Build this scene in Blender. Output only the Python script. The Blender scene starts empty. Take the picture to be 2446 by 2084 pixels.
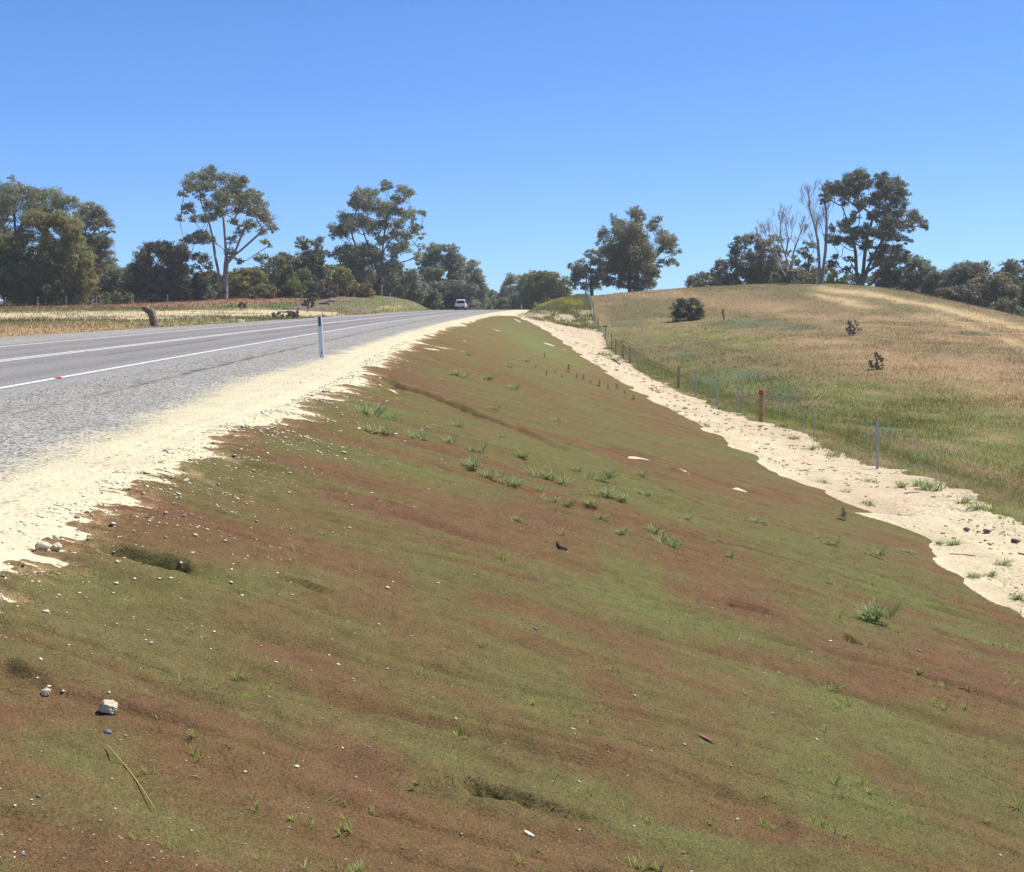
import bpy, math, random
import numpy as np

# ----------------------------------------------------------------------------
# camera, sky, sun, exposure
# ----------------------------------------------------------------------------
scene = bpy.context.scene
COL = scene.collection
W, HH, F, HOR, CX = 2446.0, 2084.0, 2980.0, 723.0, 1223.0
CAM_Z = 1.28
R = math.radians

cam_d = bpy.data.cameras.new('camera')
cam_d.sensor_width = 36.0
cam_d.sensor_fit = 'HORIZONTAL'
cam_d.lens = 36.0 * F / W
cam_d.shift_y = -(HH / 2 - HOR) / W
cam_d.clip_start = 0.05
cam_d.clip_end = 6000
cam = bpy.data.objects.new('camera', cam_d)
COL.objects.link(cam)
cam.location = (0, 0, CAM_Z)
cam.rotation_euler = (R(90), 0, 0)
scene.camera = cam

SUN_AZ = R(60)          # to the right of straight ahead (+Y)
SUN_EL = R(57)
world = bpy.data.worlds.new('World')
scene.world = world
world.use_nodes = True
nt = world.node_tree
for n in list(nt.nodes):
    nt.nodes.remove(n)
sky = nt.nodes.new('ShaderNodeTexSky')
sky.sky_type = 'NISHITA'
sky.sun_disc = False
sky.sun_elevation = SUN_EL
sky.sun_rotation = SUN_AZ
sky.altitude = 0
sky.air_density = 0.7
sky.dust_density = 0.0
sky.ozone_density = 8.0
soft = nt.nodes.new('ShaderNodeGamma')          # flattens the horizon glow, as the clear blue sky here shows
soft.inputs['Gamma'].default_value = 0.80
tint = nt.nodes.new('ShaderNodeMix')
tint.data_type = 'RGBA'
tint.blend_type = 'MULTIPLY'
tint.inputs[0].default_value = 1.0
tint.inputs[7].default_value = (0.87, 1.20, 1.66, 1)
bg = nt.nodes.new('ShaderNodeBackground')
bg.inputs['Strength'].default_value = 0.095
wo = nt.nodes.new('ShaderNodeOutputWorld')
nt.links.new(sky.outputs[0], soft.inputs['Color'])
nt.links.new(soft.outputs[0], tint.inputs[6])
nt.links.new(tint.outputs[2], bg.inputs['Color'])
nt.links.new(bg.outputs[0], wo.inputs['Surface'])

sun_d = bpy.data.lights.new('sun', 'SUN')
sun_d.energy = 4.4
sun_d.angle = R(0.53)
sun_d.color = (1.0, 0.94, 0.835)
sun = bpy.data.objects.new('sun', sun_d)
COL.objects.link(sun)
sun.rotation_euler = (R(90) - SUN_EL, 0, math.pi - SUN_AZ)

vs = scene.view_settings
vs.view_transform = 'Standard'
vs.look = 'None'
vs.gamma = 1.0
vs.use_curve_mapping = False
vs.exposure = 0.6
scene.cycles.max_bounces = 6
scene.cycles.transparent_max_bounces = 8

rng = np.random.default_rng(7)
random.seed(7)

# ----------------------------------------------------------------------------
# numeric helpers
# ----------------------------------------------------------------------------
def _hash(ix, iy, seed):
    h = (ix.astype(np.int64) * 374761393 + iy.astype(np.int64) * 668265263 + seed * 974634777) & 0xFFFFFFFF
    h = ((h ^ (h >> 13)) * 1274126177) & 0xFFFFFFFF
    h = h ^ (h >> 16)
    return (h & 0xFFFFF) / float(0xFFFFF)

def vnoise(x, y, seed=0):
    x = np.asarray(x, float); y = np.asarray(y, float)
    x, y = np.broadcast_arrays(x, y)
    ix = np.floor(x); iy = np.floor(y)
    fx = x - ix; fy = y - iy
    fx = fx * fx * (3 - 2 * fx); fy = fy * fy * (3 - 2 * fy)
    a = _hash(ix, iy, seed); b = _hash(ix + 1, iy, seed)
    c = _hash(ix, iy + 1, seed); d = _hash(ix + 1, iy + 1, seed)
    return (a * (1 - fx) + b * fx) * (1 - fy) + (c * (1 - fx) + d * fx) * fy

def fbm(x, y, octv=4, seed=0, gain=0.5):
    x = np.asarray(x, float); y = np.asarray(y, float)
    s = 0; amp = 1; tot = 0
    for o in range(octv):
        s = s + amp * vnoise(x * 2 ** o + 17.3 * o, y * 2 ** o - 9.1 * o, seed + o)
        tot += amp; amp *= gain
    return s / tot

def sst(a, b, x):
    t = np.clip((np.asarray(x, float) - a) / (b - a), 0, 1)
    return t * t * (3 - 2 * t)

def mix(a, b, t):
    return a + (b - a) * t

def cmix(a, b, t):
    return np.asarray(a) + (np.asarray(b) - np.asarray(a)) * np.asarray(t)[..., None]

class TPS:
    def __init__(self, pts, reg=0.5):
        p = np.array(pts, float)
        self.xy = p[:, :2]; n = len(p)
        K = self._k(self.xy, self.xy) + reg * np.eye(n)
        P = np.c_[np.ones(n), self.xy]
        A = np.zeros((n + 3, n + 3)); A[:n, :n] = K; A[:n, n:] = P; A[n:, :n] = P.T
        b = np.r_[p[:, 2], 0, 0, 0]
        self.w = np.linalg.solve(A, b)
    def _k(self, a, b):
        d2 = ((a[:, None, :] - b[None, :, :]) ** 2).sum(-1)
        return 0.5 * d2 * np.log(np.maximum(d2, 1e-9))
    def __call__(self, X, Y):
        X = np.asarray(X, float); Y = np.asarray(Y, float)
        sh = np.broadcast(X, Y).shape
        q = np.stack(np.broadcast_arrays(X, Y), -1).reshape(-1, 2)
        out = np.empty(len(q))
        for i in range(0, len(q), 40000):
            s = q[i:i + 40000]
            out[i:i + 40000] = self._k(s, self.xy) @ self.w[:-3] + self.w[-3] + s @ self.w[-2:]
        return out.reshape(sh)

def C(y):                                   # lateral shift of the road's curve
    y = np.asarray(y, float)
    return -0.0295 * y + 2.157e-4 * y * y

def wpt(px, py, D):                         # a point seen at a pixel, D metres away
    return ((px - CX) / F * D, D, CAM_Z - (py - HOR) / F * D)

def to_px(X, Y, Z):
    Y = np.maximum(Y, 0.5)
    return CX + X / Y * F, HOR - (Z - CAM_Z) / Y * F

# ----------------------------------------------------------------------------
# terrain model
# ----------------------------------------------------------------------------
U_FENCE = 9.0
def u_hinge(y):
    return np.interp(y, [0, 6.5, 9.3, 12.5, 15.6, 22, 28, 47, 70, 100, 119, 300],
                     [-2.45, -2.49, -2.57, -2.55, -2.29, -2.2, -2.45, -2.55, -2.3, -1.7, -1.26, -1.2])
def s_bat(y):
    return np.interp(y, [0, 60, 87, 105, 119, 300], [.265, .265, .25, .17, .02, 0])

def _toe(px, py):
    D = np.linspace(3, 135, 6000)
    X = (px - CX) / F * D; h = (py - HOR) / F * D
    u = X - C(D)
    g = h - CAM_Z - s_bat(D) * (u - u_hinge(D))
    i = np.argmax(g > 0)
    return D[i], u[i]
_tp = sorted(_toe(*p) for p in [(1232, 757), (1298, 785), (1358, 826), (1415, 868), (1476, 909), (1590, 975), (1700, 1039),
                                (1830, 1112), (1975, 1190), (2010, 1218), (2125, 1240), (2200, 1290), (2243, 1334), (2330, 1400), (2446, 1476)])
_ty = np.array([0.0] + [p[0] for p in _tp] + [128, 320])
_tu = np.array([_tp[0][1]] + [p[1] for p in _tp] + [0.8, 0.8])
def u_toe(y):
    return np.interp(y, _ty, _tu)

def _fence(px, py):
    D = np.linspace(8, 240, 8000)
    g = C(D) + U_FENCE - (px - CX) / F * D
    i = np.argmax(g < 0) if px > 1380 else None
    D0 = D[i]
    return D0, CAM_Z - (py - HOR) / F * D0
FENCE_PX = [(2249, 1170), (2096, 1132), (2074, 1109), (1945, 1060), (1862, 1022), (1818, 1010), (1763, 990), (1713, 971), (1662, 951), (1621, 927),
            (1584, 917), (1553, 899), (1505, 872), (1461, 838), (1446, 815), (1429, 786), (1418, 763)]
_fp = sorted(_fence(*p) for p in FENCE_PX)
_fy = np.array([0.0] + [p[0] for p in _fp] + [146, 158, 172, 190, 215, 250, 320])
_fz = np.array([_fp[0][1]] + [p[1] for p in _fp] + [0.75, 1.5, 2.1, 2.3, 1.6, -0.5, -2])
_fz[1:-7] = np.convolve(np.r_[_fz[1], _fz[1:-7], _fz[-8]], [.25, .5, .25], 'valid')
def z_fence(y):
    return np.interp(y, _fy, _fz)

def road_z(y):
    y = np.asarray(y, float)
    return -np.minimum(0.0011 * np.maximum(y - 218, 0) ** 2, 7.0)

_pr = [(C(y) + U_FENCE, y, float(z_fence(y))) for y in (0, 15, 26, 33, 40, 50, 60, 75, 90, 105, 120, 135, 150, 165, 185, 210)]
_pr += [wpt(1653, 689, 172), wpt(1780, 684, 170), wpt(1889, 681.5, 166), wpt(2066, 686, 160), wpt(2184, 700, 152), wpt(2320, 730, 140), wpt(2446, 763, 130), wpt(2800, 840, 118),
        wpt(1643, 766, 126), wpt(2039, 803, 92), wpt(2095, 885, 64), wpt(2446, 880, 66), wpt(2446, 1000, 43), wpt(2446, 1180, 27), wpt(2800, 1000, 40), wpt(1850, 740, 130),
        wpt(1950, 850, 75), wpt(2250, 780, 105), wpt(1700, 860, 80), (40, 215, .8), (70, 200, -2.6), (15, 225, 1.8), (90, 180, -4), (61.5, 150, -1.3), (60.7, 165, .1), (130, 160, -4), (150, 60, -5), (60, 20, -4.0), (30, -5, -3.0), (12, -8, -2.7),
        (60, 260, -1.5), (130, 250, -4), (10, 260, -1.5), (30, 330, -4), (120, 340, -5)]
tps_r = TPS(_pr)
_pl = [wpt(-50, 806, 46), wpt(0, 785, 62), wpt(0, 768, 85), wpt(0, 745, 125), wpt(0, 729, 172), wpt(350, 722, 170), wpt(537, 714.5, 170), wpt(700, 714, 172), wpt(560, 762, 90),
       wpt(330, 770, 80), wpt(330, 740, 130), wpt(700, 745, 120), wpt(909, 720, 190), wpt(200, 722, 180), wpt(-500, 735, 160), wpt(-500, 800, 55), (-19, 20, -.35), (-19, 50, -.35), (-19, 80, -.3), (-18, 110, -.2),
       (-25, 20, -.4), (-50, 20, -.3), (-18, 140, -.1), (-20, 215, -.2), (-17, 240, -1.2), (-60, 260, .8), (-110, 260, .5), (-20, 320, -4), (-60, 340, -3), (-130, 120, .4), (-130, 200, 1.0), (-25, 0, -.4), (-60, -10, -.4)]
tps_l = TPS(_pl)

def mound(X, Y):
    u = X - C(Y)
    hgt = np.interp(Y, [122, 130, 140, 150, 165, 190, 215, 240], [0, .25, .5, .65, .68, .65, .6, 0.3])
    cu = np.interp(Y, [120, 150, 240], [-20.2, -21.5, -20.5])
    d = np.abs(u - cu) / np.interp(u - cu, [-1, 1], [6.0, 4.4])
    bump = 0.6 + 0.8 * fbm(X * .45, Y * .35, 4, 51)
    return hgt * np.clip(1 - d * d, 0, None) ** 0.8 * bump

def H(X, Y):
    X = np.asarray(X, float); Y = np.asarray(Y, float)
    X, Y = np.broadcast_arrays(X, Y)
    u = X - C(Y)
    rz = road_z(Y)
    out = rz.copy()
    le = np.interp(Y, [0, 46, 95, 300], [-17.9, -17.9, -15.9, -15.7])
    m = u < le + 0.5
    if m.any():
        zl = tps_l(X[m], Y[m]) + mound(X[m], Y[m]) + 0.05 * (fbm(X[m] * .8, Y[m] * .5, 3, 5) - .5)
        t = sst(0, 1.6, (le - u)[m])
        out[m] = mix(rz[m], zl, t)
    uh = u_hinge(Y); ut = u_toe(Y)
    zt = rz - s_bat(Y) * (ut - uh)
    zf = np.where(Y > 200, np.minimum(z_fence(Y), 9), z_fence(Y))
    m = (u > uh - 0.4) & (u <= ut)
    d = u - uh
    drop = s_bat(Y) * 0.5 * (d + np.sqrt(d * d + 0.05))          # rounded hinge
    out = np.where(m, rz - drop, out)
    t = np.clip((u - ut) / np.maximum(U_FENCE - ut, .5), 0, 1)
    tb = sst(118, 132, Y)
    prof = mix(t, np.clip((t - .05) / .8, 0, 1) ** 0.75, tb)
    m = (u > ut) & (u <= U_FENCE)
    out = np.where(m, mix(zt, zf, prof), out)
    m = u > U_FENCE
    if m.any():
        t = sst(0, 5, (u - U_FENCE)[m])
        out = out.copy()
        out[m] = mix(zf[m], tps_r(X[m], Y[m]), t)
    return out

def plane_hit(px, py):
    """pixels -> points on the batter plane (vectorised)"""
    px = np.asarray(px, float); py = np.asarray(py, float)
    a = (px - CX) / F; v = (py - HOR) / F
    D = np.full(px.shape, 8.0)
    for _ in range(40):
        s = s_bat(D)
        num = CAM_Z + s * (-C(D) - u_hinge(D))
        D = 0.5 * D + 0.5 * np.clip(num / np.maximum(v - s * a, 1e-3), 1.5, 130)
    return a * D, D

def poly_dist(X, Y, P):
    """distance to a polyline, signed side (+ towards larger y) and parameter 0..1"""
    best = np.full(X.shape, 1e9); side = np.zeros(X.shape); par = np.zeros(X.shape)
    n = len(P) - 1
    for i in range(n):
        ax, ay = P[i]; bx, by = P[i + 1]
        dx, dy = bx - ax, by - ay; L2 = dx * dx + dy * dy
        t = np.clip(((X - ax) * dx + (Y - ay) * dy) / L2, 0, 1)
        qx = X - (ax + t * dx); qy = Y - (ay + t * dy)
        d = np.hypot(qx, qy)
        m = d < best
        best = np.where(m, d, best); side = np.where(m, np.sign(dx * qy - dy * qx), side); par = np.where(m, (i + t) / n, par)
    return best, side, par

def pix_poly(L):
    x, y = plane_hit([p[0] for p in L], [p[1] for p in L])
    return list(zip(x, y))

# furrows and hollows: (pixel polyline, depth m, half width m)
FURROWS = [(pix_poly([(890, 893), (960, 925), (1040, 950), (1130, 985), (1250, 1032), (1400, 1095)]), .135, .24),
           (pix_poly([(215, 1312), (300, 1322), (370, 1345), (420, 1358), (500, 1368)]), .06, .10),
           (pix_poly([(345, 1346), (400, 1353), (450, 1360)]), .15, .06),
           (pix_poly([(1112, 1893), (1165, 1900), (1270, 1922)]), .15, .036),
           (pix_poly([(1240, 1915), (1330, 1950), (1440, 1985)]), .03, .07),
           (pix_poly([(660, 1396), (720, 1408), (800, 1440)]), .06, .06),
           (pix_poly([(1725, 1430), (1780, 1444), (1880, 1470)]), .08, .07),
           (pix_poly([(2010, 1512), (2040, 1530), (2080, 1545)]), .06, .06),
           (pix_poly([(1350, 1062), (1385, 1075), (1450, 1095)]), .06, .07),
           (pix_poly([(1430, 1113), (1470, 1122), (1520, 1132)]), .09, .09),
           (pix_poly([(1525, 1120), (1580, 1135), (1620, 1148)]), .09, .09),
           (pix_poly([(1560, 1155), (1640, 1190), (1680, 1225)]), .06, .07),
           (pix_poly([(0, 1600), (40, 1615), (110, 1630)]), .05, .08),
           (pix_poly([(1290, 1215), (1380, 1235), (1480, 1260)]), .04, .07),
           (pix_poly([(975, 806), (1020, 812), (1090, 830)]), .10, .20),
           (pix_poly([(1000, 845), (1060, 862), (1160, 890)]), .08, .16),
           (pix_poly([(2220, 1500), (2300, 1522), (2440, 1560)]), .05, .08),
           (pix_poly([(1920, 1230), (1990, 1243), (2040, 1260)]), .06, .07)]
# pale sand spilled over the mulch: (pixel polyline, half width m)
SPILLS = [(pix_poly([(990, 820), (1050, 830), (1122, 842)]), .16), (pix_poly([(1135, 774), (1165, 783), (1200, 793)]), .28), (pix_poly([(1015, 833), (1052, 838)]), .12),
          (pix_poly([(740, 948), (790, 952), (836, 957)]), .075), (pix_poly([(835, 925), (870, 933)]), .07), (pix_poly([(918, 949), (952, 951)]), .06),
          (pix_poly([(770, 935), (808, 941)]), .04), (pix_poly([(925, 920), (960, 942), (985, 950)]), .06), (pix_poly([(1483, 1091), (1530, 1098), (1560, 1105)]), .10), (pix_poly([(1528, 1109), (1552, 1113)]), .06),
          (pix_poly([(1560, 1105), (1610, 1122), (1650, 1137)]), .05), (pix_poly([(1737, 1166), (1765, 1170), (1785, 1175)]), .10), (pix_poly([(1903, 1198), (1940, 1207), (1985, 1216)]), .05),
          (pix_poly([(880, 848), (930, 858), (965, 862)]), .10), (pix_poly([(900, 858), (950, 868)]), .05), (pix_poly([(1292, 817), (1315, 825), (1332, 829)]), .22), (pix_poly([(1342, 833), (1362, 838)]), .18),
          (pix_poly([(2380, 1440), (2440, 1462)]), .12), (pix_poly([(250, 1183), (320, 1190)]), .03), (pix_poly([(540, 1035), (600, 1043)]), .04), (pix_poly([(620, 1005), (690, 1013)]), .04),
          (pix_poly([(1075, 805), (1120, 815)]), .08), (pix_poly([(820, 905), (850, 910)]), .05), (pix_poly([(1228, 762), (1245, 770)]), .12)]

def micro(X, Y):
    """relief of the mulched batter"""
    u = X - C(Y)
    mb = sst(0.0, 0.7, u - u_hinge(Y)) * sst(-0.1, 0.5, u_toe(Y) - u) * (1 - sst(105, 118, Y))
    wx = X + .5 * (vnoise(X * .6, Y * .6, 3) - .5)
    wy = Y + .55 * (fbm(X * .45, Y * .8, 2, 4) - .5)
    z = .10 * (fbm(wx * .3, wy * .75, 3, 11) - .5)
    z += .075 * (fbm(wx * .55, wy * 2.6, 3, 12) - .5)
    r = 1 - np.abs(2 * vnoise(wx * .28, wy * 1.5, 13) - 1)
    z -= .045 * np.clip(r - .72, 0, 1) / .28
    r2 = 1 - np.abs(2 * vnoise(wx * .6, wy * 3.4, 14) - 1)
    z -= .022 * np.clip(r2 - .75, 0, 1) / .25
    z += .026 * (fbm(X * 3.2, Y * 4.5, 3, 15) - .5)
    z += .012 * (fbm(X * 17, Y * 17, 2, 16) - .5) * (1 - sst(10, 22, Y))
    z = z * mb
    for P, dep, hw in FURROWS:
        xs = [p[0] for p in P]; ys = [p[1] for p in P]
        m = (X > min(xs) - 1) & (X < max(xs) + 1.5) & (Y > min(ys) - 1.2) & (Y < max(ys) + 1.2)
        if not m.any():
            continue
        d, sd, par = poly_dist(X[m], Y[m], P)
        sgn = d * sd                                   # + on the far side: steep; - near side: gentle
        sgn = sgn + .25 * hw * (vnoise(X[m] * 9, Y[m] * 9, 31) - .5)
        k = np.where(sgn > 0, np.clip(1 - sgn / max(hw * .45, .03), 0, 1), np.clip(1 + sgn / (hw * 1.7), 0, 1))
        k = k * k * (3 - 2 * k)
        env = np.clip(np.minimum(par / .18, (1 - par) / .45), 0, 1) ** .7
        z[m] -= dep * k * env
        lip = np.exp(-((sgn - hw * .75) / (hw * .5)) ** 2) * env
        z[m] += dep * .12 * lip
    return z

def mulch_off(X, Y):
    """height of the mulch blanket over bare sand (below 0 = sand shows)"""
    u = X - C(Y)
    d = u - u_hinge(Y)
    sc = np.clip(Y / 12, .8, 3.0)
    n1 = fbm(Y * 1.1, X * .25, 3, 21) - .5
    wl = 12 * np.log(np.maximum(Y, .5) / 12)                     # finer teeth near by, coarser far off
    n2 = vnoise(wl * 3.0, X * .8 + 3, 22) - .5
    n3 = vnoise(wl * 9.0, X * 1.3, 23) - .5
    n4 = fbm(X * 7 / sc, wl * 24, 3, 24, .7) - .5
    n5 = vnoise(wl * 20.0, X * 1.8 + 9, 28) - .5
    e = d - .17 + .42 * n1 + (.34 * n2 + .26 * n3 + .20 * n5) * sst(1.7, .3, d) * np.minimum(sc, 1.6) + .55 * n4 * sst(1.5, .2, d) * (1 - .5 * sst(10, 20, Y))
    e = np.minimum(e, (d + .10) * 2.5 + .25 * n3 + .25 * n4)
    off = np.clip(e * .14, -.03, .03)
    e2 = u_toe(Y) - u + .35 * (fbm(Y * .55, X * 0 + 2, 3, 25) - .5) * 2 + .12 * (vnoise(Y * 3, X * 3, 26) - .5)
    off = np.minimum(off, np.clip(e2 * .35, -.06, .05))
    off = np.minimum(off, np.clip((121 - Y) * .02, -.06, .05))
    for P, hw in SPILLS:
        xs = [p[0] for p in P]; ys = [p[1] for p in P]
        m = (X > min(xs) - .8) & (X < max(xs) + .8) & (Y > min(ys) - .8) & (Y < max(ys) + .8)
        if m.any():
            dd, _, par = poly_dist(X[m], Y[m], P)
            w = hw * .9 * (.25 + .75 * np.sin(np.pi * np.clip(par * .9 + .08, 0, 1))) * (.2 + 1.6 * fbm(X[m] * 5.0, Y[m] * 9, 3, 27))
            off[m] = np.minimum(off[m], np.clip((dd - w) * .4, -.03, .05))
    return off

def surf(X, Y):
    """top of whatever lies at X, Y: mulch on the batter, else ground"""
    X = np.atleast_1d(np.asarray(X, float)); Y = np.atleast_1d(np.asarray(Y, float))
    z = H(X, Y) + micro(X, Y)
    u = X - C(Y)
    inb = (u > u_hinge(Y) - .4) & (u < u_toe(Y) + .4) & (Y < 121)
    return z + np.where(inb, np.maximum(mulch_off(X, Y), 0), 0)

def hit(px, py):
    """pixel -> first ground point along the view ray"""
    D = np.exp(np.linspace(math.log(2.2), math.log(260), 1500))
    X = (px - CX) / F * D; Z = CAM_Z - (py - HOR) / F * D
    g = Z - H(X, D)
    i = int(np.argmax(g < 0)) if (g < 0).any() else len(D) - 1
    i = max(i, 1)
    t = g[i - 1] / max(g[i - 1] - g[i], 1e-9)
    d = float(D[i - 1] + t * (D[i] - D[i - 1]))
    x = (px - CX) / F * d
    return x, d, float(surf(x, d)[0])

# ----------------------------------------------------------------------------
# object helpers
# ----------------------------------------------------------------------------
def make_mesh(name, V, Fc, cols=None, smooth=False):
    V = np.asarray(V, np.float32)
    me = bpy.data.meshes.new(name)
    Fc = np.asarray(Fc, np.int32)
    nf, k = Fc.shape
    me.vertices.add(len(V)); me.vertices.foreach_set('co', V.ravel())
    me.loops.add(nf * k); me.loops.foreach_set('vertex_index', Fc.ravel())
    me.polygons.add(nf)
    me.polygons.foreach_set('loop_start', np.arange(nf, dtype=np.int32) * k)
    try:
        me.polygons.foreach_set('loop_total', np.full(nf, k, np.int32))
    except Exception:
        pass
    if smooth:
        me.polygons.foreach_set('use_smooth', np.ones(nf, bool))
    me.update(calc_edges=True)
    if cols is not None:
        c = np.asarray(cols, np.float32)
        if c.shape[1] == 3:
            c = np.c_[c, np.ones(len(c), np.float32)]
        at = me.color_attributes.new('Col', 'FLOAT_COLOR', 'POINT')
        at.data.foreach_set('color', c.astype(np.float32).ravel())
    return me

def link(name, me, mat=None, parent=None, loc=None):
    o = bpy.data.objects.new(name, me)
    COL.objects.link(o)
    if mat is not None and me is not None and not me.materials:
        me.materials.append(mat)
    if parent is not None:
        o.parent = parent
    if loc is not None:
        o.location = loc
    return o

def tag(o, label=None, cat=None, group=None, kind=None):
    if label: o['label'] = label
    if cat: o['category'] = cat
    if group: o['group'] = group
    if kind: o['kind'] = kind
    return o

def empty(name, loc, label, cat, group=None, rz=0.0):
    o = bpy.data.objects.new(name, None)
    COL.objects.link(o)
    o.empty_display_size = .2
    o.location = loc
    o.rotation_euler = (0, 0, rz)
    return tag(o, label, cat, group)

def grid_faces(nr, nc):
    i = np.arange(nr * nc).reshape(nr, nc)
    return np.stack([i[:-1, :-1], i[:-1, 1:], i[1:, 1:], i[1:, :-1]], -1).reshape(-1, 4)

def compact(V, Fc, cols):
    used = np.zeros(len(V), bool); used[Fc.ravel()] = True
    idx = np.cumsum(used) - 1
    return V[used], idx[Fc], cols[used]

class MB:
    """collects boxes, prisms, tubes into one mesh"""
    def __init__(self):
        self.V = []; self.Fs = []
    def add(self, V, Fs):
        b = len(self.V)
        self.V += [tuple(v) for v in V]
        self.Fs += [tuple(i + b for i in f) for f in Fs]
    def box(self, x0, x1, y0, y1, z0, z1, bev=0.0):
        if bev <= 0:
            V = [(x, y, z) for z in (z0, z1) for y in (y0, y1) for x in (x0, x1)]
            self.add(V, [(0, 2, 3, 1), (4, 5, 7, 6), (0, 1, 5, 4), (2, 6, 7, 3), (0, 4, 6, 2), (1, 3, 7, 5)])
        else:
            b = bev
            V = []
            rings = [(z0, b), (z0 + b, 0), (z1 - b, 0), (z1, b)]
            for z, i in rings:
                V += [(x0 + i + b, y0 + i, z), (x1 - i - b, y0 + i, z), (x1 - i, y0 + i + b, z), (x1 - i, y1 - i - b, z),
                      (x1 - i - b, y1 - i, z), (x0 + i + b, y1 - i, z), (x0 + i, y1 - i - b, z), (x0 + i, y0 + i + b, z)]
            Fs = [tuple(range(7, -1, -1)), tuple(range(24, 32))]
            for k in range(3):
                for j in range(8):
                    Fs.append((k * 8 + j, k * 8 + (j + 1) % 8, k * 8 + 8 + (j + 1) % 8, k * 8 + 8 + j))
            self.add(V, Fs)
    def prism_x(self, prof, x0, x1, inset=None):
        """profile of (y, z) extruded along x; inset: per-point x inset at both ends"""
        n = len(prof); inset = inset or [0] * n
        V = [(x0 + inset[i], p[0], p[1]) for i, p in enumerate(prof)] + [(x1 - inset[i], p[0], p[1]) for i, p in enumerate(prof)]
        Fs = [tuple(range(n)), tuple(range(2 * n - 1, n - 1, -1))]
        for i in range(n):
            j = (i + 1) % n
            Fs.append((j, i, n + i, n + j))
        self.add(V, Fs)
    def tube(self, P, rad, k=6, cap=True):
        P = [np.array(p, float) for p in P]
        rad = rad if hasattr(rad, '__len__') else [rad] * len(P)
        V = []; ref = None
        for i, p in enumerate(P):
            t = P[min(i + 1, len(P) - 1)] - P[max(i - 1, 0)]
            t /= max(np.linalg.norm(t), 1e-9)
            if ref is None:
                ref = np.cross(t, (0, 0, 1) if abs(t[2]) < .9 else (1, 0, 0))
            ref = ref - t * ref.dot(t); ref /= max(np.linalg.norm(ref), 1e-9)
            b = np.cross(t, ref)
            for j in range(k):
                a = 2 * math.pi * j / k
                V.append(p + rad[i] * (math.cos(a) * ref + math.sin(a) * b))
        Fs = []
        for i in range(len(P) - 1):
            for j in range(k):
                Fs.append((i * k + j, i * k + (j + 1) % k, (i + 1) * k + (j + 1) % k, (i + 1) * k + j))
        if cap:
            Fs.append(tuple(range(k - 1, -1, -1))); Fs.append(tuple((len(P) - 1) * k + j for j in range(k)))
        self.add(V, Fs)
    def mesh(self, name, smooth=False):
        me = bpy.data.meshes.new(name)
        me.from_pydata([tuple(map(float, v)) for v in self.V], [], self.Fs)
        me.update()
        if smooth:
            for p in me.polygons: p.use_smooth = True
        return me
    def build(self, name, mat, parent=None, loc=None, smooth=False):
        return link(name, self.mesh(name, smooth), mat, parent, loc)

# ----------------------------------------------------------------------------
# materials
# ----------------------------------------------------------------------------
def new_mat(name):
    m = bpy.data.materials.new(name); m.use_nodes = True
    t = m.node_tree
    b = t.nodes['Principled BSDF']
    return m, t, b

def N(t, typ, **kw):
    n = t.nodes.new(typ)
    for k, v in kw.items():
        if k in n.inputs.keys() if hasattr(n.inputs, 'keys') else False:
            n.inputs[k].default_value = v
        else:
            setattr(n, k, v)
    return n

def math_n(t, op, a, b=None, c=None, clamp=False):
    n = t.nodes.new('ShaderNodeMath'); n.operation = op; n.use_clamp = clamp
    for i, v in enumerate((a, b, c)):
        if v is None: continue
        if isinstance(v, (int, float)): n.inputs[i].default_value = v
        else: t.links.new(v, n.inputs[i])
    return n.outputs[0]

def mixc(t, fac, a, b, blend='MIX'):
    n = t.nodes.new('ShaderNodeMix'); n.data_type = 'RGBA'; n.blend_type = blend
    for s, v in ((n.inputs[0], fac), (n.inputs[6], a), (n.inputs[7], b)):
        if isinstance(v, (int, float)): s.default_value = v
        elif isinstance(v, tuple): s.default_value = v if len(v) == 4 else v + (1,)
        else: t.links.new(v, s)
    return n.outputs[2]

def noise(t, scale, detail=3, rough=.55, vec=None, typ='noise'):
    n = t.nodes.new('ShaderNodeTexNoise'); n.inputs['Scale'].default_value = scale; n.inputs['Detail'].default_value = detail; n.inputs['Roughness'].default_value = rough
    if vec is not None: t.links.new(vec, n.inputs['Vector'])
    return n.outputs['Fac']

def pos(t):
    g = t.nodes.new('ShaderNodeNewGeometry')
    return g.outputs['Position']

def ramp(t, fac, lo, hi, a=0.0, b=1.0):
    n = t.nodes.new('ShaderNodeMapRange'); n.inputs[1].default_value = lo; n.inputs[2].default_value = hi; n.inputs[3].default_value = a; n.inputs[4].default_value = b
    t.links.new(fac, n.inputs[0])
    return n.outputs[0]

def bump(t, b, h, strength, dist):
    n = t.nodes.new('ShaderNodeBump'); n.inputs['Strength'].default_value = strength; n.inputs['Distance'].default_value = dist
    t.links.new(h, n.inputs['Height']); t.links.new(n.outputs[0], b.inputs['Normal'])

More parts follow.
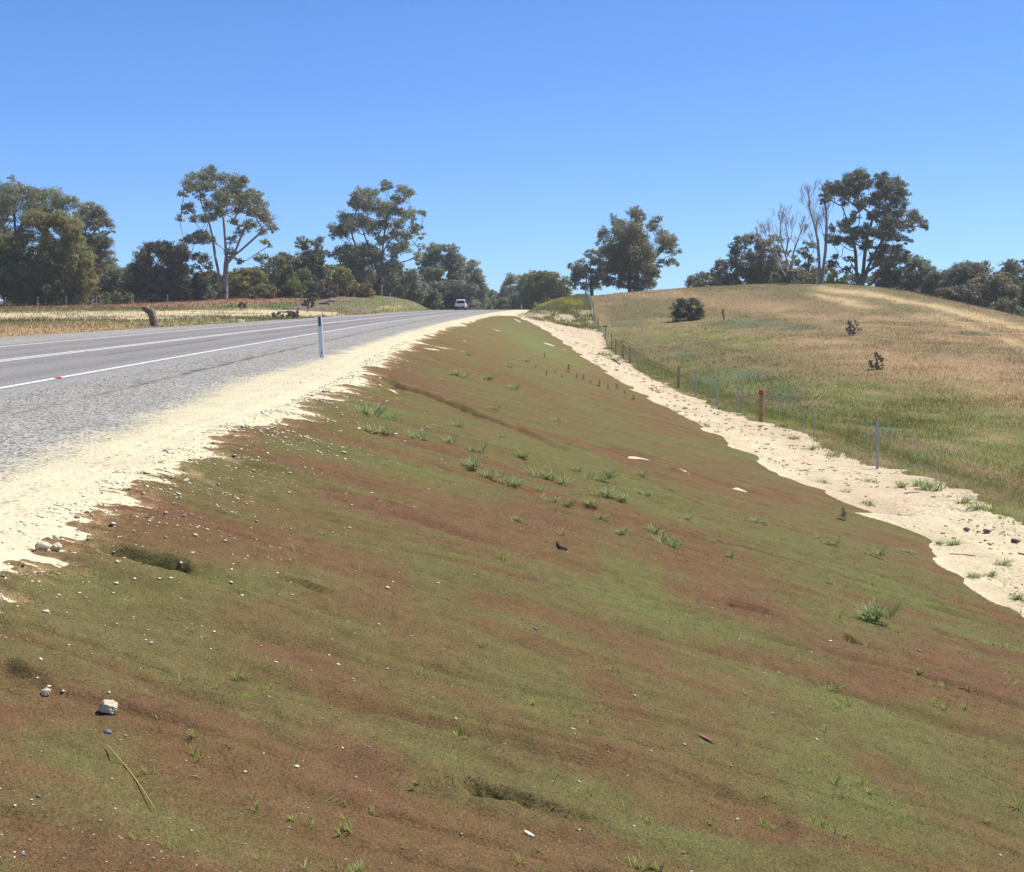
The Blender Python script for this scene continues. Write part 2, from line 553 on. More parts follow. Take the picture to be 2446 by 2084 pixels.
def vcol_mat(name, rough=.9, layers=((60, .5),), bump_scale=None, bump_dist=.01, bump_str=.6, spec=.15, translucent=0.0):
    """vertex colour times layers of fine noise"""
    m, t, b = new_mat(name)
    at = t.nodes.new('ShaderNodeVertexColor'); at.layer_name = 'Col'
    c = at.outputs['Color']; P = pos(t)
    for sc, amp in layers:
        f = ramp(t, noise(t, sc, 2, .6, P), .25, .75, 1 - amp, 1 + amp)
        c = mixc(t, 1.0, c, f, 'MULTIPLY')
    t.links.new(c, b.inputs['Base Color'])
    b.inputs['Roughness'].default_value = rough
    b.inputs['Specular IOR Level'].default_value = spec
    if bump_scale:
        bump(t, b, noise(t, bump_scale, 4, .65, P), bump_str, bump_dist)
    if translucent:
        tr = t.nodes.new('ShaderNodeBsdfTranslucent'); t.links.new(c, tr.inputs['Color'])
        ms = t.nodes.new('ShaderNodeMixShader'); ms.inputs[0].default_value = translucent
        out = t.nodes['Material Output']
        t.links.new(b.outputs[0], ms.inputs[1]); t.links.new(tr.outputs[0], ms.inputs[2]); t.links.new(ms.outputs[0], out.inputs['Surface'])
    return m

def plain(name, col, rough=.6, noise_scale=None, amp=.2, bump_scale=None, bump_dist=.005, metal=0.0, spec=.4):
    m, t, b = new_mat(name)
    if noise_scale:
        tc = t.nodes.new('ShaderNodeTexCoord')
        f = ramp(t, noise(t, noise_scale, 4, .6, tc.outputs['Object']), .25, .75, 1 - amp, 1 + amp)
        c = mixc(t, 1.0, tuple(col) + (1,), f, 'MULTIPLY')
        t.links.new(c, b.inputs['Base Color'])
        if bump_scale: bump(t, b, noise(t, bump_scale, 4, .6, tc.outputs['Object']), .7, bump_dist)
    else:
        b.inputs['Base Color'].default_value = tuple(col) + (1,)
    b.inputs['Roughness'].default_value = rough
    b.inputs['Metallic'].default_value = metal
    b.inputs['Specular IOR Level'].default_value = spec
    return m

def mulch_material():
    m, t, b = new_mat('hydromulch')
    at = t.nodes.new('ShaderNodeVertexColor'); at.layer_name = 'Col'
    P = pos(t)
    c = at.outputs['Color']
    f = ramp(t, noise(t, 9, 4, .6, P), .25, .75, .80, 1.2)
    c = mixc(t, 1.0, c, f, 'MULTIPLY')
    f = ramp(t, noise(t, 90, 3, .7, P), .28, .72, .58, 1.42)
    c = mixc(t, 1.0, c, f, 'MULTIPLY')
    g = ramp(t, noise(t, 40, 3, .7, P), .5, .72, 0, .55)
    c = mixc(t, g, c, (.10, .105, .04, 1))
    r2 = ramp(t, noise(t, 55, 3, .7, mapped(t, P, (13, 5, 2))), .54, .74, 0, .5)
    c = mixc(t, r2, c, (.15, .075, .042, 1))
    sp = ramp(t, noise(t, 170, 2, .6, P), .69, .76, 0, .75)
    c = mixc(t, sp, c, (.42, .33, .19, 1))
    t.links.new(c, b.inputs['Base Color'])
    b.inputs['Roughness'].default_value = .95
    b.inputs['Specular IOR Level'].default_value = .05
    h = math_n(t, 'ADD', noise(t, 70, 4, .7, P), math_n(t, 'MULTIPLY', noise(t, 16, 3, .6, P), 1.2))
    bump(t, b, h, .8, .012)
    return m

def mapped(t, P, off):
    n = t.nodes.new('ShaderNodeVectorMath'); n.operation = 'ADD'
    t.links.new(P, n.inputs[0]); n.inputs[1].default_value = off
    return n.outputs[0]

def voro(t, scale, P, out='Color'):
    n = t.nodes.new('ShaderNodeTexVoronoi'); n.inputs['Scale'].default_value = scale
    t.links.new(P, n.inputs['Vector'])
    return n.outputs[out]

def gravel_material(name, stone_scale, amp, bump_d, grit=(.05, .05, .05)):
    """vertex colour; alpha = how stony (1) or sandy (0) the place is"""
    m, t, b = new_mat(name)
    at = t.nodes.new('ShaderNodeVertexColor'); at.layer_name = 'Col'
    P = pos(t)
    c = at.outputs['Color']; A = at.outputs['Alpha']
    v = voro(t, stone_scale, P)
    sep = t.nodes.new('ShaderNodeSeparateColor'); t.links.new(v, sep.inputs[0])
    f = ramp(t, sep.outputs[0], 0, 1, 1 - amp, 1 + amp)
    f2 = ramp(t, noise(t, 14, 3, .6, P), .25, .75, .84, 1.16)
    c2 = mixc(t, 1.0, mixc(t, 1.0, c, f, 'MULTIPLY'), f2, 'MULTIPLY')
    c = mixc(t, A, mixc(t, 1.0, c, ramp(t, noise(t, 35, 3, .6, P), .3, .7, .93, 1.07), 'MULTIPLY'), c2)
    gt = ramp(t, sep.outputs[1], .90, .94, 0, 1)
    gt = math_n(t, 'MULTIPLY', gt, ramp(t, A, .04, .4, .12, .85))
    c = mixc(t, gt, c, grit + (1,))
    t.links.new(c, b.inputs['Base Color'])
    b.inputs['Roughness'].default_value = .92
    b.inputs['Specular IOR Level'].default_value = .12
    bump(t, b, voro(t, stone_scale, P, 'Distance'), .7, bump_d)
    return m

M = {}
M['mulch'] = mulch_material()
M['gravel'] = gravel_material('stony_gravel', 38, .62, .012)
M['road'] = gravel_material('sprayed_seal', 55, .45, .004)
M['sand'] = gravel_material('limestone_sand', 30, .4, .01, (.16, .12, .07))
M['soil'] = vcol_mat('grassed_soil', layers=((7, .25), (28, .35)), bump_scale=18, bump_dist=.03)
M['bank'] = vcol_mat('rough_bank', layers=((3, .3), (14, .5)), bump_scale=7, bump_dist=.12, bump_str=.9)
M['leaf'] = vcol_mat('eucalypt_leaf', rough=.5, layers=(), spec=.5, translucent=.5)
M['blade'] = vcol_mat('grass_blade', rough=.7, layers=(), spec=.15, translucent=.5)
M['tuft'] = vcol_mat('tuft_blade', rough=.5, layers=(), spec=.3, translucent=.5)
M['bark'] = plain('bark', (.17, .135, .11), .9, 3.0, .45, 8, .03)
M['bark_pale'] = plain('pale_bark', (.30, .25, .205), .9, 2.0, .4, 8, .02)
M['deadwood'] = plain('dead_wood', (.40, .345, .29), .9, 3.0, .4, 12, .02)
M['limestone'] = plain('limestone', (.60, .52, .36), .95, 22, .35, 45, .03)
M['bluestone'] = plain('grey_stone', (.17, .18, .20), .8, 20, .35, 40, .006)
M['pebble'] = vcol_mat('pebble', layers=((40, .15),), bump_scale=None, rough=.9)

# ----------------------------------------------------------------------------
# the setting
# ----------------------------------------------------------------------------
BROWN = np.array([.144, .088, .042]); GREEN = np.array([.130, .115, .044]); RED = np.array([.146, .075, .043]); LUSH = np.array([.120, .146, .045])

MULCH_PATCHES = [  # pixel x, y, half length, half height, tilt deg, kind, amount   (R red, G green, B brown)
    (890, 1210, 210, 26, 18, 'R', .9), (960, 1130, 200, 22, 16, 'G', .9), (1290, 1115, 190, 26, 17, 'G', .7), (1330, 1255, 90, 24, 17, 'R', .9), (1650, 1330, 130, 30, 18, 'R', .8),
    (1080, 1060, 120, 20, 12, 'B', .8), (1480, 1150, 230, 24, 20, 'G', .9), (1560, 1205, 120, 22, 20, 'G', 1.0), (1640, 1070, 120, 25, 17, 'G', .6), (1720, 1120, 110, 22, 20, 'R', .6),
    (2050, 1520, 130, 40, 22, 'G', .8), (2120, 1400, 110, 30, 22, 'G', 1.0), (2250, 1610, 240, 45, 20, 'R', 1.1), (2010, 1560, 120, 40, 22, 'R', .8), (2010, 1720, 220, 45, 22, 'G', .8), (2150, 1790, 90, 35, 25, 'G', .6),
    (1985, 1860, 160, 55, 35, 'G', .9), (2150, 1870, 160, 45, 25, 'B', .9), (1230, 1500, 230, 40, 20, 'B', .9), (1040, 1400, 80, 60, 60, 'G', .8), (1000, 1520, 130, 60, 25, 'R', .5), (760, 1590, 160, 50, 5, 'R', .7),
    (820, 1450, 140, 25, 8, 'R', .6), (430, 1230, 160, 28, 5, 'R', .7), (520, 1140, 160, 22, 5, 'G', .6), (300, 1420, 220, 40, 2, 'G', .7), (130, 1390, 140, 30, 0, 'G', .7), (600, 1480, 120, 40, 5, 'B', .6),
    (90, 1640, 110, 35, 5, 'R', .7), (60, 1760, 110, 60, 0, 'R', .6), (210, 1800, 130, 50, 10, 'G', .7), (480, 1850, 200, 60, 10, 'B', .6), (870, 1830, 150, 45, 25, 'R', .9), (880, 1930, 120, 50, 30, 'R', .7),
    (1040, 1700, 200, 35, 25, 'G', .6), (1280, 1690, 130, 50, 30, 'G', .7), (1470, 1680, 110, 40, 40, 'R', .8), (1500, 1400, 90, 60, 50, 'G', .9), (1570, 1470, 120, 40, 35, 'G', .8), (1760, 1440, 140, 40, 20, 'R', .8),
    (1800, 1640, 160, 50, 20, 'B', .7), (1760, 1280, 110, 26, 20, 'R', .5), (1900, 1330, 160, 34, 20, 'G', .7), (1620, 1890, 200, 60, 25, 'B', .6), (1360, 1890, 120, 40, 25, 'G', .7), (1400, 2010, 150, 40, 20, 'R', .6),
    (1850, 2020, 130, 60, 30, 'R', .7), (2320, 1890, 160, 60, 20, 'G', .6), (2330, 2010, 140, 50, 20, 'B', .6), (1030, 920, 160, 16, 14, 'R', .5), (1190, 950, 150, 22, 20, 'G', .6), (1260, 870, 130, 26, 28, 'G', .5),
    (1260, 800, 90, 20, 28, 'G', .9), (1330, 850, 70, 14, 28, 'L', .5), (1250, 815, 70, 12, 30, 'L', .5), (1420, 985, 90, 18, 20, 'G', .7), (1560, 1020, 80, 16, 25, 'R', .5), (1110, 870, 130, 16, 14, 'B', .8), (1150, 835, 120, 14, 15, 'B', .8),
    (1860, 1185, 70, 14, 10, 'R', .6), (1960, 1250, 120, 20, 12, 'G', .7), (880, 980, 120, 14, 8, 'L', .6), (700, 1080, 110, 14, 8, 'G', .7), (680, 1250, 130, 30, 8, 'B', .7), (2230, 1460, 120, 22, 22, 'G', .6), (1690, 1740, 90, 35, 25, 'R', .5)]

def mulch_color(X, Y, Z):
    wy = Y + .7 * (fbm(X * .5, Y * .5, 2, 61) - .5)
    n = fbm(X * .35, wy * 1.15, 4, 62)
    n2 = fbm(X * .5 + 5, wy * 1.5, 4, 63)
    n3 = fbm(X * 1.6, wy * 5.0, 3, 64)
    fine = (n3 - .5) * 1.1
    px, py = to_px(X, Y, Z)
    wob = 60 * (fbm(X * 1.1, Y * 2.5, 3, 66) - .5)
    wG = sst(.48, .62, n + fine * .26) * .9; wR = sst(.49, .68, n2 + fine * .24) * .5; wL = np.zeros_like(n)
    for x, y, a, b, ti, k, am in MULCH_PATCHES:
        c, s = math.cos(R(ti)), math.sin(R(ti))
        dx = px - x + wob; dy = py - y + wob * .35
        q = ((dx * c + dy * s) / (a * 1.25)) ** 2 + ((-dx * s + dy * c) / (b * 1.25)) ** 2
        w = am * np.exp(-q ** 1.3 * 1.2)
        if k == 'R': wR = wR + w; wG = wG * (1 - np.clip(w, 0, 1))
        elif k == 'G': wL = wL + .22 * w; wG = wG + w; wR = wR * (1 - np.clip(w, 0, 1))
        elif k == 'L': wL = wL + w
        else: wG = wG * (1 - np.clip(w, 0, 1)); wR = wR * (1 - .6 * np.clip(w, 0, 1))
    c = np.broadcast_to(BROWN, X.shape + (3,))
    c = cmix(c, RED, np.clip(wR * .85, 0, .85)); c = cmix(c, GREEN, np.clip(wG * .9, 0, .85)); c = cmix(c, LUSH, np.clip(wL, 0, .85))
    lush = sst(.58, .74, fbm(X * .6, wy * 2.0, 3, 65)) * .4
    c = cmix(c, LUSH, lush)
    c = c * (1 + .16 * fine)[..., None]
    far = sst(14, 75, Y)                                     # mulch colour turns slightly paler further along
    c = cmix(c, c * 1.12 + np.array([.012, .012, .004]), far)
    return c

def sand_color(X, Y):
    u = X - C(Y)
    base = np.array([.58, .51, .335])
    track = np.array([.53, .45, .285]); pinkish = np.array([.50, .395, .26])
    n = fbm(X * .5, Y * .3, 4, 71)
    on = sst(-.5, .5, u - u_toe(Y))
    c = cmix(np.broadcast_to(base, X.shape + (3,)), track, on)
    c = cmix(c, pinkish, on * sst(.38, .58, n + .16 * sst(.8, 2.2, u - u_toe(Y)) - .06))
    c = c * (0.82 + .22 * fbm(X * 3, Y * 3, 3, 72) + .20 * (fbm(u * 2.2, Y * .12, 3, 73) - .25))[..., None]
    return c

def corridor_sheets():
    rowsA = np.exp(np.arange(math.log(2.3), math.log(14.3), .0034))
    rowsB = np.exp(np.arange(math.log(rowsA[-1]), math.log(238), .0050))
    setsM = []; setsS = []; setsB = []
    off_v = [0, 0, 0]
    for rows, u0, u1, nc in ((rowsA, -3.5, 7.4, 520), (rowsB, -3.5, 10.6, 330)):
        us = np.linspace(u0, u1, nc)
        Y = np.repeat(rows[:, None], nc, 1); X = us[None, :] + C(Y)
        h = H(X, Y) + micro(X, Y); of = mulch_off(X, Y)
        u = np.broadcast_to(us[None, :], X.shape)
        ut = u_toe(Y)
        track = sst(-.3, .4, u - ut) * (1 - sst(115, 125, Y))
        rough = (.10 * (fbm(X * .9, Y * .7, 3, 81) - .5) + .07 * (fbm(X * 3, Y * 3, 3, 82) - .5)) * track
        h2 = h + rough
        fc = grid_faces(len(rows), nc)
        # mulch blanket
        Vm = np.stack([X, Y, h + of], -1).reshape(-1, 3)
        ok = (of > -.028).ravel()
        f = fc[ok[fc].any(1)]
        cm = mulch_color(X, Y, h).reshape(-1, 3)
        edge = np.clip(1 - of.ravel() / .03, 0, 1) * sst(1.4, .2, (u - u_hinge(Y)).ravel())
        cm = cmix(cm, np.array([.40, .27, .15]), edge * .7)
        v, f, c = compact(Vm, f, cm)
        setsM.append((v, f, c))
        # sand under and beside it; the bank further along
        hole = (of > .022) & (Y < 119)
        isb = (Y > 121) & (u > 1.0 + .8 * (vnoise(Y * .3, Y * 0, 83) - .5)) & (u < 10.4)
        Vs = np.stack([X, Y, h2], -1).reshape(-1, 3)
        keep = ~(hole.ravel()[fc].all(1))
        bank = isb.ravel()[fc].all(1)
        cs = sand_color(X, Y).reshape(-1, 3)
        stony = np.clip(.10 + .5 * sst(-2.6, -3.6, u) * 1.0, 0, 1).ravel()
        twig = track.ravel() * (.22 + .3 * sst(.45, .65, fbm(X * .8, Y * .5, 3, 87))).ravel()
        a = np.clip(np.maximum(stony, twig), 0, 1)
        gr = np.interp(Y, [90, 125], [0, 1]) * 0
        f = fc[keep & ~bank]
        v, f, c = compact(Vs, f, np.c_[cs, a])
        setsS.append((v, f, c))
        if bank.any():
            Vb = np.stack([X, Y, h2 + .12 * (fbm(X * 1.5, Y * .8, 3, 84) - .4)], -1).reshape(-1, 3)
            px, py = to_px(X, Y, h2)
            n = fbm(X * .9, Y * .35, 4, 85)
            g = np.broadcast_to(np.array([.20, .195, .085]), X.shape + (3,))
            g = cmix(g, np.array([.30, .25, .14]), sst(.5, .62, n))
            g = cmix(g, np.array([.38, .31, .19]), .7 * sst(.50, .68, fbm(X * 1.6, Y * .9, 4, 88)) * sst(1.6, .4, h2))
            g = cmix(g, np.array([.21, .17, .14]), sst(1340, 1270, px + 50 * (n - .5)))
            g = cmix(g, np.array([.42, .35, .21]), sst(.10, -.2, h2 + .5 * (n - .5)))
            f = fc[bank]
            v, f, c = compact(Vb, f, g.reshape(-1, 3))
            setsB.append((v, f, c))
    def merge(S):
        V = []; Fs = []; Cs = []; b = 0
        for v, f, c in S:
            V.append(v); Fs.append(f + b); Cs.append(c); b += len(v)
        return np.concatenate(V), np.concatenate(Fs), np.concatenate(Cs)
    v, f, c = merge(setsM)
    o = link('embankment', make_mesh('embankment', v, f, c, True), M['mulch']); tag(o, 'brown and green hydromulched road embankment', kind='structure')
    v, f, c = merge(setsS)
    o = link('sand_track', make_mesh('sand_track', v, f, c, True), M['sand']); tag(o, 'pale sandy track along the foot of the embankment', kind='structure')
    v, f, c = merge(setsB)
    o = link('roadside_bank', make_mesh('roadside_bank', v, f, c, True), M['bank']); tag(o, 'low grassed bank with yellow flowers beside the road', kind='structure')
corridor_sheets()

def strip(name, us, rows, zoff, colfn, mat, kind=True, parent=None):
    us = np.asarray(us, float); rows = np.asarray(rows, float)
    Y = np.repeat(rows[:, None], len(us), 1); U = np.repeat(us[None, :], len(rows), 0)
    X = U + C(Y)
    Z = road_z(Y) + (zoff(U, Y) if callable(zoff) else zoff)
    c = colfn(X, Y, U).reshape(-1, 4)
    me = make_mesh(name, np.stack([X, Y, Z], -1).reshape(-1, 3), grid_faces(len(rows), len(us)), c, True)
    o = link(name, me, mat, parent)
    if kind: o['kind'] = 'structure'
    return o

rr = np.r_[np.arange(-10, 6, 1.0), np.exp(np.arange(math.log(6), math.log(300), .012))]
def road_col(X, Y, U):
    base = np.broadcast_to(np.array([.250, .234, .220]), X.shape + (3,))
    tr = np.zeros(X.shape)
    for c0 in (-12.9, -11.4, -9.6, -8.0):                       # slightly darker wheel paths
        tr = tr + np.exp(-((U - c0) / .38) ** 2)
    n = fbm(X * 1.2, Y * .12, 3, 91)
    c = base * (1 - .18 * np.clip(tr, 0, 1) * (.4 + n) + .16 * (n - .5))[..., None]
    c = cmix(c, np.array([.285, .275, .25]), sst(-7.5, -6.7, U) * .8)
    jl = np.exp(-((U + 9.25 + .1 * (n - .5)) / .07) ** 2) * sst(.4, .6, vnoise(Y * .15, U * 0, 96)) * .5
    c = c * (1 - jl)[..., None]
    return np.concatenate([c, np.full(X.shape + (1,), .9)], -1)
road = strip('road', np.linspace(-14.7, -6.5, 60), rr, 0.0, road_col, M['road'])
road['label'] = 'grey sprayed seal country road with white lines'

def shoulder_col(X, Y, U):
    n = fbm(X * 1.6, Y * 1.0, 4, 92)
    n2 = fbm(X * 6, Y * 5, 3, 94)
    g = np.broadcast_to(np.array([.290, .278, .244]), X.shape + (3,)) * (.88 + .24 * n)[..., None]
    edge = np.interp(Y, [0, 8, 15, 20, 28, 60, 120], [-3.55, -3.55, -3.6, -3.9, -3.62, -3.5, -2.9])
    t = sst(-.45, .30, U - edge + .5 * (n - .5) + .35 * (n2 - .5))
    c = cmix(g, sand_color(X, Y), t)
    dl = np.exp(-((U + 5.28 + .12 * (fbm(Y * .6, U * 0, 3, 93) - .5)) / .075) ** 2) * (.35 + .65 * sst(.4, .6, n2)) * (.35 + .65 * sst(14, 24, Y))
    dl = np.maximum(dl, .35 * np.exp(-((U + 5.5) / .3) ** 2) * sst(.5, .62, n2))
    c = c * (1 - .78 * dl)[..., None]
    return np.concatenate([c, np.clip(1.0 - .88 * t, .1, 1)[..., None]], -1)
sh = strip('road_shoulder', np.linspace(-6.5, -2.95, 110), np.r_[np.arange(-10, 3, 1.0), np.exp(np.arange(math.log(3), math.log(300), .008))],
           lambda U, Y: np.where(U > -3.15, .008 - (U + 3.15) * .12, .008 * sst(-6.5, -5.5, U)), shoulder_col, M['gravel'])
sh['label'] = 'grey gravel shoulder fading into pale sand above the embankment'
def shoulder2_col(X, Y, U):
    n = fbm(X * 1.2, Y * .5, 4, 95)
    g = np.broadcast_to(np.array([.290, .278, .246]), X.shape + (3,)) * (.86 + .28 * n)[..., None]
    return np.concatenate([g, np.ones(X.shape + (1,))], -1)
def lefts(U, Y):
    le = np.interp(Y, [0, 46, 95, 300], [-17.9, -17.9, -15.9, -15.7])
    return np.where(U < le, -.12 - .5 * (le - U), 0) - 0.002
sh2 = strip('road_shoulder', np.linspace(-18.3, -14.7, 24), rr, lefts, shoulder2_col, M['gravel'])
sh2['label'] = 'grey gravel shoulder along the far side of the road'

M['paint'] = plain('road_paint', (.70, .70, .68), .7, 9, .30)
def line_strip(name, uc, hw, rows):
    def cf(X, Y, U):
        return np.ones(X.shape + (4,))
    o = strip(name, [uc - hw, uc + hw], rows, .006, cf, M['paint'], kind=False, parent=road)
    return o
lr = np.r_[np.arange(5, 300, 2.0)]
line_strip('edge_line', -7.15, .062, lr)
line_strip('edge_line', -13.95, .062, lr)
line_strip('centre_line', -10.66, .055, lr)
line_strip('centre_line', -10.42, .055, lr)

# ---- paddock and verge -------------------------------------------------------
def near_line(px, py, L, w):
    """soft band round a pixel polyline"""
    xs = np.array([p[0] for p in L], float); ys = np.array([p[1] for p in L], float)
    yc = np.interp(px, xs, ys)
    ww = np.interp(px, xs, w) if hasattr(w, '__len__') else w
    return np.exp(-((py - yc) / ww) ** 2) * sst(xs[0] - 40, xs[0] + 40, px) * (1 - sst(xs[-1] - 40, xs[-1] + 60, px))

def paddock_color(X, Y, Z):
    px, py = to_px(X, Y, Z)
    n = fbm(X * .12, Y * .09, 4, 101); n2 = fbm(X * .28, Y * .2, 4, 102); n3 = fbm(X * 1.5, Y * .7, 3, 103)
    olive = np.array([.150, .122, .048]); green = np.array([.140, .148, .036]); tan = np.array([.325, .217, .106]); gold = np.array([.45, .33, .165]); pink = np.array([.25, .168, .082]); weed = np.array([.105, .128, .055])
    c = np.broadcast_to(olive, X.shape + (3,))
    c = cmix(c, pink, sst(.46, .66, n) * .7)
    u = X - C(Y)
    wob = 50 * (n2 - .5) + 25 * (n3 - .5)
    tanw = near_line(px, py + wob, [(1480, 785), (1600, 790), (1770, 805), (2000, 850), (2240, 900), (2446, 950), (2900, 1020)], [14, 18, 30, 50, 62, 70, 80])
    c = cmix(c, tan, np.clip(tanw * 1.15, 0, .95))
    tan2 = near_line(px, py + wob * .6, [(1430, 700), (1600, 702), (1800, 740), (2000, 770), (2446, 810)], [10, 12, 14, 22, 30])
    c = cmix(c, tan, np.clip(tan2, 0, .8) * (.4 + .6 * sst(.4, .6, n2)))
    gw = near_line(px, py + wob * .25, [(1960, 690), (2060, 700), (2240, 735), (2446, 788), (2800, 870)], [6, 7, 8, 10, 12])
    gw = np.maximum(gw, .85 * near_line(px, py + wob * .25, [(1940, 705), (2000, 716), (2080, 735)], 6))
    gw = np.maximum(gw, .6 * near_line(px, py + wob * .3, [(2160, 750), (2250, 762), (2446, 830)], 8))
    c = cmix(c, gold, np.clip(gw * 1.3, 0, 1))
    gnear = sst(915, 1000, py + wob * .9 + (px - 2100) * -.16)
    gn2 = (1 - sst(6, 16, u - U_FENCE + 5 * (n2 - .5))) * sst(150, 100, Y)
    gg = np.clip(np.maximum(gnear, gn2), 0, 1)
    c = cmix(c, cmix(np.broadcast_to(green, X.shape + (3,)), olive * 1.15, sst(.45, .6, n2)), gg * .9)
    c = cmix(c, tan, gg * .35 * sst(.58, .70, n3))
    for x, y, a, b in [(1800, 775, 110, 13), (1500, 778, 45, 9), (1910, 785, 60, 8), (1640, 853, 30, 14), (1870, 945, 45, 30), (1780, 900, 60, 14), (1705, 920, 40, 12), (2110, 1030, 30, 18), (1690, 905, 40, 12), (2180, 1110, 40, 26), (2330, 800, 60, 6)]:
        q = ((px - x) / a) ** 2 + ((py - y + wob * .2) / b) ** 2
        c = cmix(c, weed, np.exp(-q ** 1.5) * .85)
    c = c * (.78 + .44 * fbm(X * 1.2, Y * 1.0, 3, 104))[..., None]
    return c

def verge_color(X, Y, Z):
    px, py = to_px(X, Y, Z)
    n = fbm(X * .12, Y * .3, 4, 111); n2 = fbm(X * .5, Y * .8, 3, 112)
    py = py + 9 * (n - .5) + 5 * (n2 - .5)
    dry = np.array([.34, .235, .115]); olive = np.array([.17, .155, .06]); sandc = np.array([.50, .41, .25]); red = np.array([.26, .15, .088]); grn = np.array([.085, .13, .04]); yel = np.array([.30, .27, .09])
    ym = np.interp(px, [0, 400, 650, 780], [757, 755, 748, 748])          # middle of the bare sandy strip
    d = py - ym
    c = np.broadcast_to(red, X.shape + (3,))
    c = cmix(c, olive, sst(-24, -16, d))
    c = cmix(c, yel, np.exp(-((d + 13) / 3.0) ** 2) * .8)
    c = cmix(c, sandc, sst(840, 790, px) * sst(-13, -9, d) * (1 - sst(5, 11, d)) * (.45 + .55 * sst(.28, .45, n2)))
    c = cmix(c, olive * 1.2, sst(7, 12, d))
    c = cmix(c, dry, sst(12, 22, d) * sst(560, 250, px + 200 * (n - .5)))
    for x, y, a, b in [(555, 733, 35, 5), (680, 731, 70, 9), (790, 733, 40, 8), (900, 722, 70, 8), (1000, 738, 40, 8)]:
        q = ((px - x) / a) ** 2 + ((py - y) / b) ** 2
        c = cmix(c, grn, np.exp(-q ** 1.5) * .9)
    c = c * (.8 + .4 * fbm(X * 1.5, Y * 1.2, 3, 113))[..., None]
    return c

def mound_color(X, Y, Z):
    px, py = to_px(X, Y, Z)
    n = fbm(X * .7, Y * .35, 4, 114); n2 = fbm(X * .3, Y * .15, 3, 115)
    grav = np.array([.175, .128, .090]); red = np.array([.21, .105, .060]); grn = np.array([.13, .145, .05]); ol = np.array([.18, .15, .07])
    c = np.broadcast_to(grav, X.shape + (3,))
    c = cmix(c, red, np.clip(np.exp(-(((px - 830) / 35) ** 2 + ((py - 748) / 7) ** 2)) * 1.2, 0, 1))
    c = cmix(c, grn, sst(.54, .66, n2 + .22 * np.exp(-(((px - 870) / 60) ** 2 + ((py - 722) / 9) ** 2))))
    c = cmix(c, ol, sst(.45, .6, n) * .6 * sst(980, 1040, px))
    return c * (.75 + .5 * fbm(X * 2, Y * 1.2, 3, 116))[..., None]

prow = np.r_[np.arange(-10, 14, 2.0), np.exp(np.arange(math.log(14), math.log(255), .013))]
pu = U_FENCE + np.r_[np.linspace(-.9, 8, 60), np.exp(np.linspace(math.log(8.4), math.log(120), 90))]
Y = np.repeat(prow[:, None], len(pu), 1); X = pu[None, :] + C(Y)
Zp = H(X, Y)
ed = (X - C(Y)) - U_FENCE + .15 - .5 * sst(45, 26, Y) + .9 * (fbm(Y * .5, X * 0, 3, 121) - .5) + .4 * (vnoise(Y * 2.2, X * .5, 122) - .5)
Zo = Zp + np.clip(ed * .25, -.15, .05) + .10 * (fbm(X * .6, Y * .5, 3, 123) - .5) * sst(0, 3, ed)
pad = link('paddock', make_mesh('paddock', np.stack([X, Y, Zo], -1).reshape(-1, 3), grid_faces(*X.shape), paddock_color(X, Y, Zp).reshape(-1, 3), True), M['soil'])
tag(pad, 'sunlit pasture hill with dry brown and green grass', kind='structure')

vrow = np.r_[np.arange(-10, 16, 2.0), np.exp(np.arange(math.log(16), math.log(255), .011))]
vu = -15.6 - np.r_[np.linspace(0, 10, 60), np.exp(np.linspace(math.log(10.4), math.log(125), 80))]
Y = np.repeat(vrow[:, None], len(vu), 1); X = vu[None, :] + C(Y)
Zv = H(X, Y)
le = np.interp(Y, [0, 46, 95, 300], [-17.9, -17.9, -15.9, -15.7])
Zv2 = np.where((X - C(Y)) > le - .1, Zv - .10, Zv)
ism = mound(X, Y) > .07
fc = grid_faces(*X.shape)[:, ::-1]
mm = ism.ravel()[fc].all(1)
V = np.stack([X, Y, Zv2], -1).reshape(-1, 3)
v, f, c = compact(V, fc[~mm], verge_color(X, Y, Zv).reshape(-1, 3))
o = link('grass_verge', make_mesh('grass_verge', v, f, c, True), M['soil']); tag(o, 'dry grass and bare sand verge beyond the road', kind='structure')
v, f, c = compact(V, fc[mm], mound_color(X, Y, Zv).reshape(-1, 3))
o = link('earth_mound', make_mesh('earth_mound', v, f, c, True), M['bank']); tag(o, 'long low mound of reddish gravelly earth beside the road', kind='structure')

# the wide ground sheet, reaching the horizon
gx = np.r_[-3500, -2000, -1200, -800, -500, -350, np.arange(-260, 261, 10.0), 350, 500, 800, 1200, 2000, 3500]
gy = np.r_[-1500, -600, -200, -80, -30, np.arange(-10, 361, 10.0), 420, 520, 700, 1000, 1600, 2600, 4500]
X, Y = np.meshgrid(gx, gy)
xc = np.clip(X, -135, 135); yc = np.clip(Y, -10, 345)
Zg = H(xc, yc)
inside = (X > -150) & (X < 150) & (Y > -20) & (Y < 262)
Zg = np.where(inside, np.minimum(Zg, road_z(Y)) - 1.6, np.minimum(Zg, 0.5) - .2)
Zg = np.where((np.abs(X) > 600) | (Y > 700), -5, Zg)
gc = np.broadcast_to(np.array([.15, .13, .055]), X.shape + (3,)) * (.8 + .4 * fbm(X * .02, Y * .02, 3, 131))[..., None]
o = link('ground', make_mesh('ground', np.stack([X, Y, Zg], -1).reshape(-1, 3), grid_faces(*X.shape), gc.reshape(-1, 3), True), M['soil'])
tag(o, kind='structure')

